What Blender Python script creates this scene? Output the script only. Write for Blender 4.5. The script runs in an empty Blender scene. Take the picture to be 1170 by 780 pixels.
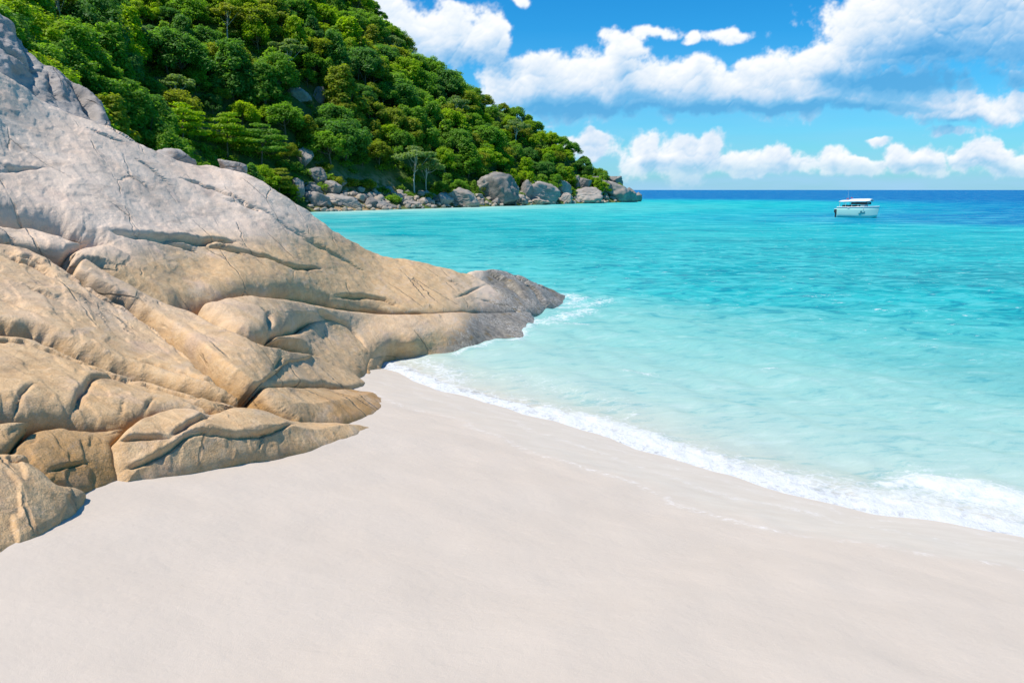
import bpy, bmesh, math, random
import numpy as np
from mathutils import Vector
from mathutils.geometry import delaunay_2d_cdt


sc = bpy.context.scene
col = sc.collection

# ------------------------------------------------------------------ camera
F = 845.0                       # focal length in photo pixels (photo 1170 wide)
PITCH = math.radians(11.57)
EYE = 4.5                       # metres above the sea
cam_d = bpy.data.cameras.new('camera')
cam_d.sensor_width = 36.0
cam_d.lens = F / 1170 * 36
cam_d.clip_start = 0.1
cam_d.clip_end = 80000
cam = bpy.data.objects.new('camera', cam_d)
cam.location = (0, 0, EYE)
cam.rotation_euler = (math.radians(90) - PITCH, 0, 0)
col.objects.link(cam)
sc.camera = cam

# ------------------------------------------------------------------ render / exposure
sc.view_settings.view_transform = 'Standard'
sc.view_settings.look = 'None'
sc.view_settings.gamma = 1
sc.view_settings.use_curve_mapping = False
sc.view_settings.exposure = 0.27
cy = sc.cycles
cy.use_denoising = True
cy.max_bounces = 8
cy.diffuse_bounces = 3
cy.glossy_bounces = 2
cy.transmission_bounces = 3
cy.transparent_max_bounces = 16
cy.caustics_reflective = False
cy.caustics_refractive = False
cy.sample_clamp_indirect = 4

# ------------------------------------------------------------------ sun
SUN_EL, SUN_AZ = math.radians(63), math.radians(-114)      # azimuth from +Y towards +X
TO_SUN = Vector((math.sin(SUN_AZ) * math.cos(SUN_EL), math.cos(SUN_AZ) * math.cos(SUN_EL), math.sin(SUN_EL)))
sun_d = bpy.data.lights.new('sun', 'SUN')
sun_d.energy = 4.7
sun_d.angle = math.radians(0.53)
sun_d.color = (1.0, 0.945, 0.855)
sun = bpy.data.objects.new('sun', sun_d)
sun.rotation_euler = (-TO_SUN).to_track_quat('-Z', 'Y').to_euler()
sun.location = (-40, 30, 80)
col.objects.link(sun)

CAMP = np.array([0, 0, EYE])
RGT = np.array([1.0, 0, 0])
FWD = np.array([0, math.cos(PITCH), -math.sin(PITCH)])
UPV = np.array([0, math.sin(PITCH), math.cos(PITCH)])


def ray(u, v):
    u = np.asarray(u, float)[..., None]; v = np.asarray(v, float)[..., None]
    return RGT * (u - 585) / F - UPV * (v - 390) / F + FWD


def at_depth(u, v, t):
    return CAMP + ray(u, v) * np.asarray(t, float)[..., None]


def on_z(u, v, z=0.0):
    d = ray(u, v)
    t = (z - EYE) / d[..., 2]
    return CAMP + d * t[..., None]


def project(p):
    q = np.asarray(p, float) - CAMP
    t = q @ FWD
    return 585 + F * (q @ RGT) / t, 390 - F * (q @ UPV) / t, t


# ------------------------------------------------------------------ node helpers
class G:
    """thin wrapper round a node tree"""
    def __init__(self, tree):
        self.t = tree; self.n = tree.nodes; self.l = tree.links

    def node(self, kind, **kw):
        nd = self.n.new(kind)
        for k, v in kw.items():
            setattr(nd, k, v)
        return nd

    def put(self, sock, v):
        if isinstance(v, bpy.types.NodeSocket):
            self.l.new(v, sock)
        elif isinstance(v, (tuple, list)) and len(v) == 3 and sock.type == 'RGBA':
            sock.default_value = (*v, 1)
        else:
            sock.default_value = v

    def m(self, op, a, b=0.0, c=0.0, clamp=False):
        nd = self.node('ShaderNodeMath', operation=op, use_clamp=clamp)
        self.put(nd.inputs[0], a); self.put(nd.inputs[1], b); self.put(nd.inputs[2], c)
        return nd.outputs[0]

    def vm(self, op, a, b=(0, 0, 0), s=None):
        nd = self.node('ShaderNodeVectorMath', operation=op)
        self.put(nd.inputs[0], a); self.put(nd.inputs[1], b)
        if s is not None:
            self.put(nd.inputs['Scale'], s)
        return nd.outputs[0]

    def step(self, x, a, b, lo=0.0, hi=1.0):
        nd = self.node('ShaderNodeMapRange', interpolation_type='SMOOTHSTEP')
        self.put(nd.inputs['Value'], x)
        self.put(nd.inputs['From Min'], a); self.put(nd.inputs['From Max'], b)
        self.put(nd.inputs['To Min'], lo); self.put(nd.inputs['To Max'], hi)
        return nd.outputs[0]

    def mix(self, f, a, b, blend='MIX'):
        nd = self.node('ShaderNodeMix', data_type='RGBA', blend_type=blend)
        nd.clamp_factor = True
        self.put(nd.inputs[0], f); self.put(nd.inputs[6], a); self.put(nd.inputs[7], b)
        return nd.outputs[2]

    def ramp(self, f, stops):
        nd = self.node('ShaderNodeValToRGB')
        el = nd.color_ramp.elements
        while len(el) < len(stops):
            el.new(0.5)
        for e, (p, c) in zip(el, stops):
            e.position = p; e.color = (*c, 1)
        self.put(nd.inputs[0], f)
        return nd.outputs[0]

    def noise(self, vec, scale, detail=4, rough=0.55, dist=0.0, out=0, lac=2.0):
        nd = self.node('ShaderNodeTexNoise')
        self.put(nd.inputs['Vector'], vec)
        nd.inputs['Scale'].default_value = scale
        nd.inputs['Detail'].default_value = detail
        nd.inputs['Roughness'].default_value = rough
        nd.inputs['Lacunarity'].default_value = lac
        nd.inputs['Distortion'].default_value = dist
        return nd.outputs[out]

    def attr(self, name, out='Fac'):
        nd = self.node('ShaderNodeAttribute', attribute_name=name)
        return nd.outputs[out]

    def pos(self):
        return self.node('ShaderNodeNewGeometry').outputs['Position']

    def scaled(self, vec, s, rot=(0, 0, 0), loc=(0, 0, 0)):
        nd = self.node('ShaderNodeMapping')
        self.put(nd.inputs['Vector'], vec)
        nd.inputs['Scale'].default_value = s
        nd.inputs['Rotation'].default_value = rot
        nd.inputs['Location'].default_value = loc
        return nd.outputs[0]

    def bump(self, h, strength=0.5, dist=0.05, normal=None):
        nd = self.node('ShaderNodeBump')
        self.put(nd.inputs['Height'], h)
        self.put(nd.inputs['Strength'], strength)
        nd.inputs['Distance'].default_value = dist
        if normal is not None:
            self.put(nd.inputs['Normal'], normal)
        return nd.outputs[0]


def material(name):
    m = bpy.data.materials.new(name)
    m.use_nodes = True
    m.node_tree.nodes.clear()
    g = G(m.node_tree)
    out = g.node('ShaderNodeOutputMaterial')
    return m, g, out


def principled(g, out, color, rough=0.6, normal=None, spec=0.4, metallic=0.0):
    b = g.node('ShaderNodeBsdfPrincipled')
    g.put(b.inputs['Base Color'], color)
    g.put(b.inputs['Roughness'], rough)
    b.inputs['Metallic'].default_value = metallic
    g.put(b.inputs['Specular IOR Level'], spec)
    if normal is not None:
        g.put(b.inputs['Normal'], normal)
    g.l.new(b.outputs[0], out.inputs['Surface'])
    return b


# ------------------------------------------------------------------ world: Nishita sky and cumulus clouds
world = bpy.data.worlds.new('World')
sc.world = world
world.use_nodes = True
world.node_tree.nodes.clear()
gw = G(world.node_tree)
SKY_STRENGTH = 0.086


def px_dir(u, v):
    d = ray(u, v)
    return float(d[0] / d[1]), float(d[2] / d[1])


def build_world():
    g = gw
    out = g.node('ShaderNodeOutputWorld')
    sky = g.node('ShaderNodeTexSky', sky_type='NISHITA')
    sky.sun_disc = False
    sky.sun_elevation = SUN_EL
    sky.sun_rotation = SUN_AZ % (2 * math.pi)
    sky.air_density = 1.0; sky.dust_density = 0.3; sky.ozone_density = 1.6
    hs = g.node('ShaderNodeHueSaturation'); hs.inputs['Saturation'].default_value = 1.45
    hs.inputs['Hue'].default_value = 0.485
    g.put(hs.inputs['Color'], sky.outputs[0])
    skyc = g.mix(1.0, hs.outputs[0], (0.30, 1.03, 1.44), 'MULTIPLY')
    bg = g.node('ShaderNodeBackground')
    g.put(bg.inputs['Color'], skyc)
    bg.inputs['Strength'].default_value = SKY_STRENGTH
    g.l.new(bg.outputs[0], out.inputs[0])


build_world()
world.cycles.sampling_method = 'MANUAL'
world.cycles.sample_map_resolution = 256

# ------------------------------------------------------------------ numeric helpers
_rs = np.random.RandomState(11)
_perm = _rs.permutation(256); _perm = np.concatenate([_perm, _perm, _perm])
_grad = _rs.normal(size=(256, 3)); _grad /= np.linalg.norm(_grad, axis=1)[:, None]


def perlin(p):
    p = np.asarray(p, float)
    i = np.floor(p).astype(int); f = p - i
    w = f * f * f * (f * (f * 6 - 15) + 10)
    i &= 255
    r = np.zeros(len(p))
    for dx in (0, 1):
        for dy in (0, 1):
            for dz in (0, 1):
                h = _perm[_perm[_perm[i[:, 0] + dx] + i[:, 1] + dy] + i[:, 2] + dz]
                g = _grad[h]
                d = f - (dx, dy, dz)
                wt = (w[:, 0] if dx else 1 - w[:, 0]) * (w[:, 1] if dy else 1 - w[:, 1]) * (w[:, 2] if dz else 1 - w[:, 2])
                r += wt * (g * d).sum(1)
    return r * 1.5


def fbm(p, octv=4, gain=0.5, lac=2.03):
    p = np.asarray(p, float); a = 1.0; s = np.zeros(len(p))
    for k in range(octv):
        s += a * perlin(p + 17.3 * k); a *= gain; p = p * lac
    return s


def sstep(a, b, x):
    t = np.clip((np.asarray(x, float) - a) / (b - a), 0, 1)
    return t * t * (3 - 2 * t)


def mesh_np(name, verts, faces, mats=(), smooth=True, attrs=None, mat_idx=None):
    """faces: (n,k) int array, or list of such arrays"""
    me = bpy.data.meshes.new(name)
    fl = faces if isinstance(faces, list) else [faces]
    fl = [np.asarray(f, np.int32) for f in fl if len(f)]
    verts = np.asarray(verts, np.float32)
    loops = np.concatenate([f.ravel() for f in fl])
    tot = np.concatenate([np.full(len(f), f.shape[1], np.int32) for f in fl])
    start = np.concatenate([[0], np.cumsum(tot)[:-1]]).astype(np.int32)
    me.vertices.add(len(verts)); me.vertices.foreach_set('co', verts.ravel())
    me.loops.add(len(loops)); me.loops.foreach_set('vertex_index', loops)
    me.polygons.add(len(tot)); me.polygons.foreach_set('loop_start', start)
    me.polygons.foreach_set('loop_total', tot)
    if mat_idx is not None:
        me.polygons.foreach_set('material_index', np.asarray(mat_idx, np.int32))
    me.update(calc_edges=True)
    me.validate()
    if smooth:
        me.polygons.foreach_set('use_smooth', np.ones(len(me.polygons), bool))
    for k, v in (attrs or {}).items():
        a = me.attributes.new(k, 'FLOAT', 'POINT')
        a.data.foreach_set('value', np.asarray(v, np.float32))
    for m in mats:
        me.materials.append(m)
    return me


def link(name, me, parent=None, loc=None):
    o = bpy.data.objects.new(name, me)
    col.objects.link(o)
    if parent is not None:
        o.parent = parent
    if loc is not None:
        o.location = loc
    return o


def tag(o, label=None, cat=None, group=None, kind=None):
    if label: o['label'] = label
    if cat: o['category'] = cat
    if group: o['group'] = group
    if kind: o['kind'] = kind
    return o


def seg_dist(P, A, B):
    """distance from points P (n,k) to polyline segments A->B (m,k); returns min distance, index"""
    best = np.full(len(P), 1e9); idx = np.zeros(len(P), int)
    for j in range(len(A)):
        ab = B[j] - A[j]; L = (ab * ab).sum() + 1e-12
        t = np.clip(((P - A[j]) @ ab) / L, 0, 1)
        d = np.linalg.norm(P - A[j] - t[:, None] * ab, axis=1)
        m = d < best
        best[m] = d[m]; idx[m] = j
    return best, idx


def inside(P, poly):
    x, y = P[:, 0], P[:, 1]; r = np.zeros(len(P), bool)
    n = len(poly)
    for i in range(n):
        x1, y1 = poly[i]; x2, y2 = poly[(i + 1) % n]
        c = (y1 > y) != (y2 > y)
        if y1 != y2:
            r ^= c & (x < (x2 - x1) * (y - y1) / (y2 - y1) + x1)
    return r


# ------------------------------------------------------------------ sky dome with cumulus
# each cumulus: bearing of its centre (as a photo pixel), half width, height above and below centre, strength
CUMULI = [
    (508, 48, 66, 34, 30, 1.0), (556, 40, 22, 26, 36, .9), (475, 40, 40, 26, 30, .9), (600, 106, 66, 26, 30, .95), (645, 104, 96, 36, 30, 1.05), (624, 84, 34, 24, 30, 1.0), (708, 64, 22, 28, 40, 1.05), (694, 92, 50, 34, 36, 1.0),
    (770, 100, 84, 26, 28, 1.0), (790, 80, 30, 16, 30, .9), (868, 108, 150, 24, 24, 1.05), (880, 88, 40, 22, 30, .9), (1000, 108, 110, 30, 16, 1.0), (950, 84, 50, 36, 30, 1.0), (985, 50, 36, 34, 40, 1.0),
    (1040, 36, 100, 52, 44, 1.2), (1150, 22, 160, 84, 40, 1.25), (1090, 0, 100, 40, 60, 1.1), (1110, 126, 80, 16, 16, .95), (1050, 120, 40, 10, 12, .9), (1190, 118, 60, 16, 16, .95),
    (747, 38, 22, 9, 8, .62), (832, 40, 30, 8, 7, .62), (788, 41, 8, 6, 6, .6),
    (670, 160, 32.76, 10.584, 17.112, 0.7728), (735, 172, 25.74, 19.656, 31.372, 0.9177), (765, 180, 46.8, 15.12, 19.964, 0.8694), (795, 172, 42.12, 18.144, 34.224, 0.966), (838, 182, 30.42, 10.584, 14.26, 0.8211), (890, 184, 23.4, 16.632, 14.26, 0.8694), (905, 188, 42.12, 9.072, 11.408, 0.8211), (862, 189, 46.8, 6.804, 11.408, 0.7728),
    (952, 182, 16.38, 13.608, 17.112, 0.8211), (985, 187, 46.8, 9.072, 12.834, 0.8694), (1030, 182, 21.06, 16.632, 17.112, 0.8694), (1052, 182, 39.78, 15.12, 17.112, 0.8694), (1110, 184, 35.1, 12.096, 17.112, 0.8694), (1135, 178, 35.1, 18.144, 22.816, 0.966), (1165, 184, 46.8, 10.584, 14.26, 0.8694), (1004, 160, 14.04, 3.78, 5.704, 0.5796),
    (1085, 150, 24, 6, 6, .6), (592, 1, 10, 6, 6, .6), (1260, 60, 120, 70, 50, 1.0), (1300, 174, 100, 26, 14, .95), (420, 40, 60, 50, 40, .9),
]
# undersides that the sun does not reach: centre, half width, half height, depth
BASES = [(1110, 92, 130, 16, .62), (1020, 98, 60, 10, .30), (1085, 146, 36, 9, .45), (900, 122, 120, 7, .30), (690, 122, 110, 9, .25), (560, 72, 70, 14, .22), (800, 190, 120, 6, .2), (1050, 190, 160, 6, .2), (1060, 60, 60, 16, .22), (640, 128, 130, 10, .30), (800, 130, 140, 9, .30), (960, 124, 90, 8, .30), (1150, 60, 90, 14, .25), (960, 92, 40, 10, .2), (740, 112, 50, 9, .2), (1110, 142, 90, 7, .35)]


def worley(x, y, seed):
    ix = np.floor(x).astype(int); iy = np.floor(y).astype(int)
    best = np.full(len(x), 9.0)
    for dx in (-1, 0, 1):
        for dy in (-1, 0, 1):
            cx = ix + dx; cy = iy + dy
            h = _perm[(_perm[(cx + seed * 7) & 255] + cy) & 255]
            h2 = _perm[(h + 91) & 255]
            d = (x - cx - .1 - .8 * h / 255) ** 2 + (y - cy - .1 - .8 * h2 / 255) ** 2
            best = np.minimum(best, d)
    return best


def cloud_fields():
    st = .00105
    gx = np.arange(-.30, .88, st); gz = np.arange(-.004, .290, st)
    X, Z = np.meshgrid(gx, gz, indexing='ij'); nx, nz = X.shape
    x, z = X.ravel(), Z.ravel()
    P = np.stack([x, np.zeros_like(x), z], 1)
    wx = fbm(P * 16 + 3, 4, .55); wz = fbm(P * 16 + 33, 4, .55)
    qx = x + .012 * wx; qz = z + .008 * wz
    acc = np.full(len(x), -1.0)
    for (u, v, rx, rt, rb, k) in CUMULI:
        d = ray(u, v); cx, cz = d[0] / d[1], d[2] / d[1]
        dz = (qz - cz) * F
        r = np.sqrt(((qx - cx) * F / rx) ** 2 + np.where(dz > 0, dz / rt, dz / rb) ** 2)
        val = (1 - r) * k
        h = np.clip(.5 + .5 * (acc - val) / .10, 0, 1)
        acc = val * (1 - h) + acc * h + .10 * h * (1 - h)
    puff = np.zeros(len(x)); am = .34; f = 16.0
    for o in range(5):
        w = worley((x + .020 * wx / (1 + o)) * f + 3.1 * o, (z + .020 * wz / (1 + o)) * f * 1.25 + 1.7 * o, o + 1)
        puff += am * (1 - 2.0 * w)
        if o < 3: puff_l = puff.copy()
        am *= .55; f *= 1.95
    soft = fbm(P * 30 + 50, 5, .6)
    D = (acc + .52 * puff + .30 * soft - .08).reshape(nx, nz)
    T = np.clip(D, 0, 1.0)
    Hh = np.sqrt(np.clip(D, 0, 1.2)) * .30 + (puff_l * .60 + puff * .10).reshape(nx, nz)
    tau = np.zeros_like(T)
    for (dx, dz, w) in [(-2, 5, .6), (-4, 10, .8), (-7, 17, 1.0), (-11, 28, 1.2), (-17, 44, 1.2), (-24, 66, .8)]:
        sh = np.roll(np.roll(T, -dx, 0), -dz, 1); sh[:, -dz:] = .35 if dz > 20 else T[:, -dz:]
        tau += w * np.maximum(sh - .10, 0)
    gxd = Hh - np.roll(Hh, 2, 0); gzd = Hh - np.roll(Hh, -2, 1)
    g = np.clip(.45 * gxd * 3.2 + .9 * gzd * 3.2, -.45, .45)
    g = .6 * g + .4 * np.roll(np.roll(g, 1, 0), 1, 1)
    lit = .27 + .74 * np.exp(-.34 * tau) + .50 * g
    # thin edges let the light through
    lit = lit + .18 * np.exp(-np.clip(D, 0, 1) / .10)
    lit = lit.ravel(); D = D.ravel()
    for (u, v, rx, rz, k) in BASES:
        d = ray(u, v)
        q2 = ((qx - d[0] / d[1]) * F / rx) ** 2 + ((qz - d[2] / d[1]) * F / rz) ** 2
        lit = lit - k * np.exp(-q2)
    lit = np.clip(lit, 0, 1)
    cover = sstep(-.04, .30, D) * (.60 + .40 * sstep(.05, .4, D))
    # ragged bases dissolve into the air
    cover *= .70 + .30 * sstep(.2, .6, lit)
    cover *= np.interp(z, [0, .012, .028, .042], [.30, .50, .80, 1.0])
    veil = np.interp(z, [-.004, .0, .03, .07, .12, .2], [.75, .75, .50, .28, .10, .0]) * (1 + .35 * fbm(np.stack([x * 7, 0 * x, z * 45], 1), 4))
    edge = sstep(.88, .80, x) * sstep(-.30, -.24, x) * sstep(.290, .255, z)
    return x, z, nx, nz, lit, cover * edge, np.clip(veil, 0, .95) * edge


def build_sky_dome():
    x, z, nx, nz, lit, cover, veil = cloud_fields()
    Rd = 44000.0
    d = np.stack([x, np.ones_like(x), z], 1); d /= np.linalg.norm(d, axis=1)[:, None]
    V = d * Rd + CAMP
    i = np.arange(nx - 1)[:, None] * nz + np.arange(nz - 1)[None, :]
    q = np.stack([i, i + 1, i + 1 + nz, i + nz], -1).reshape(-1, 4)
    tot = np.maximum(cover, veil)
    q = q[(tot[q] > .004).any(1)]
    used = np.unique(q); mp = np.full(len(x), -1); mp[used] = np.arange(len(used))
    m, g, out = material('sky_clouds')
    c = g.ramp(g.attr('lit'), [(0.0, (.10, .36, .68)), (0.25, (.24, .50, .78)), (0.5, (.50, .68, .88)), (0.72, (.74, .83, .93)), (1.0, (.95, .97, 1.0))])
    cv, vl = g.attr('cover'), g.attr('veil')
    tot_ = g.m('SUBTRACT', 1.0, g.m('MULTIPLY', g.m('SUBTRACT', 1.0, cv), g.m('SUBTRACT', 1.0, vl)))
    c2 = g.mix(g.m('DIVIDE', cv, g.m('MAXIMUM', tot_, .001)), (.36, .62, .88), c)
    em = g.node('ShaderNodeEmission'); g.put(em.inputs[0], c2); em.inputs[1].default_value = .88
    tr = g.node('ShaderNodeBsdfTransparent')
    mx = g.node('ShaderNodeMixShader'); g.put(mx.inputs[0], tot_)
    g.l.new(tr.outputs[0], mx.inputs[1]); g.l.new(em.outputs[0], mx.inputs[2]); g.l.new(mx.outputs[0], out.inputs['Surface'])
    m.cycles.emission_sampling = 'NONE'
    me = mesh_np('sky', V[used], mp[q], [m], attrs={'lit': lit[used], 'cover': cover[used], 'veil': veil[used]})
    tag(link('sky', me), kind='structure')


build_sky_dome()

# ------------------------------------------------------------------ shore geometry
NB = np.array([0.692, 0.722]); AB = np.array([0.722, -0.692])      # seaward normal, along-shore
B0 = 10.62


def shore_s(x, y):
    """metres seaward of the waterline of the beach"""
    b = x * NB[0] + y * NB[1]; a = x * AB[0] + y * AB[1]
    line = np.interp(a, [-60, -15.2, -13.2, -11.4, -9.4, -7.2, -4.8, -3.0, -1.4, .5, 4, 60], [11.6, 11.2, 10.84, 10.76, 10.82, 10.68, 10.52, 10.72, 11.32, 11.6, 11.7, 11.7])
    line = line + 0.05 * np.sin(a * 2.1) + .03 * np.sin(a * 4.7)
    return b - line


# island: waterline (near side from hidden left shore to the tip, then the far side)
ISLAND = np.array([(-30, 34), (-34, 52), (-41, 75), (-46, 100), (-47, 125), (-46, 145), (-40.4, 157.6), (-32.3, 167.7), (-18.6, 187.8), (-6, 207.7),
                   (9.5, 232.2), (32.2, 263.3), (44, 281), (49, 290), (46, 298), (34, 300), (20, 304), (0, 312), (-30, 330), (-70, 372), (-200, 480),
                   (-420, 560), (-420, 34)], float)


def island_dist(x, y):
    """signed distance inland (positive) of the island waterline"""
    P = np.stack([x, y], 1)
    A = ISLAND; B = np.roll(ISLAND, -1, 0)
    d, _ = seg_dist(P, A[:-2], B[:-2])
    return np.where(inside(P, ISLAND), d, -d)


def hill_z(x, y):
    d = island_dist(x, y)
    n = fbm(np.stack([x / 38, y / 38, np.zeros_like(x)], 1), 3)
    n2 = fbm(np.stack([x / 7, y / 7, np.ones_like(x) * 3], 1), 3)
    dd = np.maximum(d, 0)
    h = 0.50 * np.minimum(dd, 7) + 0.97 * np.maximum(dd - 7, 0)
    h = np.where(h > 85, 85 + (h - 85) * 0.75, h)
    h = h * (1 + 0.16 * n) + n2 * np.clip(dd * 0.06, 0, 1.0)
    return np.where(d > 0, h, np.maximum(d * 0.35, -6))


def sand_z(x, y):
    s = shore_s(x, y)
    up = -0.252 * s
    up = np.where(s < -11.5, 2.898 + (-s - 11.5) * 0.08, up)
    dn = -(0.16 * np.minimum(s, 4) + 0.075 * np.clip(s - 4, 0, 40) + 0.035 * np.maximum(s - 44, 0))
    z = np.where(s < 0, up, np.maximum(dn, -12))
    return z


# ================================================================== SAND and SEABED (one sheet), WATER
def polar_grid(vs, phis):
    """rings at distances where a level sheet shows at photo rows vs"""
    dep = np.arctan((np.asarray(vs) - 390) / F) + PITCH
    r = EYE / np.tan(dep)
    RR, PP = np.meshgrid(r, phis, indexing='ij')
    x = RR * np.sin(PP); y = RR * np.cos(PP)
    n, m = RR.shape
    i = np.arange(n - 1)[:, None] * m + np.arange(m - 1)[None, :]
    q = np.stack([i, i + 1, i + 1 + m, i + m], -1).reshape(-1, 4)
    return x.ravel(), y.ravel(), q


def make_sand():
    m, g, out = material('coral_sand')
    p = g.pos()
    wet = g.attr('wet')
    n = g.noise(p, 0.9, 5, 0.6)
    n2 = g.noise(p, 260, 2, 0.6)
    n3 = g.noise(g.scaled(p, (1, 2.6, 1), rot=(0, 0, -0.76)), 1.6, 5, 0.62)
    c = g.mix(g.step(n, .3, .7), (.565, .48, .395), (.592, .505, .418))
    c = g.mix(g.m('MULTIPLY', g.step(n2, .35, .75), .22), c, (.48, .395, .33))
    wc = g.mix(g.step(n3, .35, .65), (.585, .503, .41), (.615, .533, .44))
    wm = g.m('MULTIPLY', wet, g.m('ADD', .7, g.m('MULTIPLY', n3, .5)), clamp=True)
    c = g.mix(wm, c, wc)
    c = g.mix(g.m('MULTIPLY', g.attr('wash'), g.step(g.noise(p, 14, 4, .65), .42, .62)), c, (.74, .68, .63))
    h = g.m('ADD', g.m('MULTIPLY', n2, .25), g.m('MULTIPLY', g.noise(p, 7, 4, .6), 1.0))
    h = g.m('MULTIPLY', h, g.m('SUBTRACT', 1.0, g.m('MULTIPLY', wet, .8)))
    nb = g.bump(h, .35, .03)
    rough = g.mix(wm, (.9, .9, .9), (.5, .5, .5))
    principled(g, out, c, rough, nb, .22)
    xs = np.concatenate([np.arange(-60, -16, 2.0), np.arange(-16, 22, 0.11), np.arange(22, 120, 3)])
    ys = np.concatenate([np.arange(-30, -1, 1.5), np.arange(-1, 24, 0.11), np.arange(24, 40, 0.6), np.arange(40, 360, 4)])
    X, Y = np.meshgrid(xs, ys, indexing='ij')
    n_, m_ = X.shape
    x, y = X.ravel(), Y.ravel()
    s = shore_s(x, y)
    z = sand_z(x, y)
    pp = np.stack([x, y, 0 * x], 1)
    dry = sstep(-0.3, -2.5, s)
    z = z + dry * (0.018 * fbm(pp / 1.7, 3) + 0.012 * fbm(pp / 0.45, 2)) + 0.02 * fbm(pp / 5 + 9, 2) * sstep(-1, -6, s)
    z = z + 0.05 * fbm(pp / 1.3 + 5, 3) * sstep(0.5, 4, s)
    idl = island_dist(x, y)
    z = np.where(idl > -1, -5, z)
    wetn = s + 0.55 * fbm(pp / 2.3 + 4, 4)
    wet = sstep(-3.4, -2.3, wetn)
    wash = np.exp(-((wetn + 2.9) / .05) ** 2) + .7 * np.exp(-((s + 1.6 + .5 * fbm(pp / 1.6 + 8, 4)) / .05) ** 2) + .5 * np.exp(-((s + 0.75 + .3 * fbm(pp / 1.2 + 1, 4)) / .05) ** 2)
    i = np.arange(n_ - 1)[:, None] * m_ + np.arange(m_ - 1)[None, :]
    q = np.stack([i, i + m_, i + 1 + m_, i + 1], -1).reshape(-1, 4)
    me = mesh_np('beach_sand', np.stack([x, y, z], 1), q, [m], attrs={'wet': wet, 'wash': np.clip(wash, 0, 1)})
    tag(link('beach_sand', me), kind='structure')


FOAM_LINES = [  # (photo points on the water, half width m, strength)
    ([(440, 418), (462, 428), (500, 442), (540, 455)], .45, .95),
    ([(470, 412), (500, 420), (520, 436)], .6, .55),
    ([(540, 455), (600, 471), (640, 482)], .12, .75),
    ([(620, 472), (680, 492), (740, 512), (800, 532), (860, 550)], .40, 1.15),
    ([(660, 478), (740, 504), (800, 524), (860, 543), (920, 558)], .42, .95),
    ([(860, 548), (920, 566), (980, 580), (1040, 590)], .42, 1.15),
    ([(1000, 578), (1060, 590), (1120, 602), (1200, 618)], .42, 1.25),
    ([(1050, 552), (1110, 566), (1180, 584)], .50, 1.05),
    ([(1010, 556), (1060, 548), (1110, 556)], .22, 1.0),
    ([(960, 570), (1060, 574), (1180, 598)], .55, .75),
    ([(560, 452), (640, 470), (740, 500), (860, 535), (980, 556)], .45, .42),
    ([(596, 372), (630, 366), (672, 356)], .55, .62),
    ([(608, 352), (640, 352), (690, 345)], .55, .55),
    ([(600, 362), (625, 372), (668, 372)], .35, .55),
    ([(645, 338), (662, 342), (650, 346)], .5, .65),
    ([(520, 404), (560, 394), (592, 388), (604, 374)], .22, .6),
    ([(690, 476), (708, 479), (722, 476)], .10, .5), ([(716, 424), (742, 428)], .22, .55), ([(868, 426), (884, 424)], .12, .5),
    ([(900, 340), (960, 338)], .5, .28), ([(560, 430), (640, 446), (720, 470)], .5, .2),
]


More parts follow.
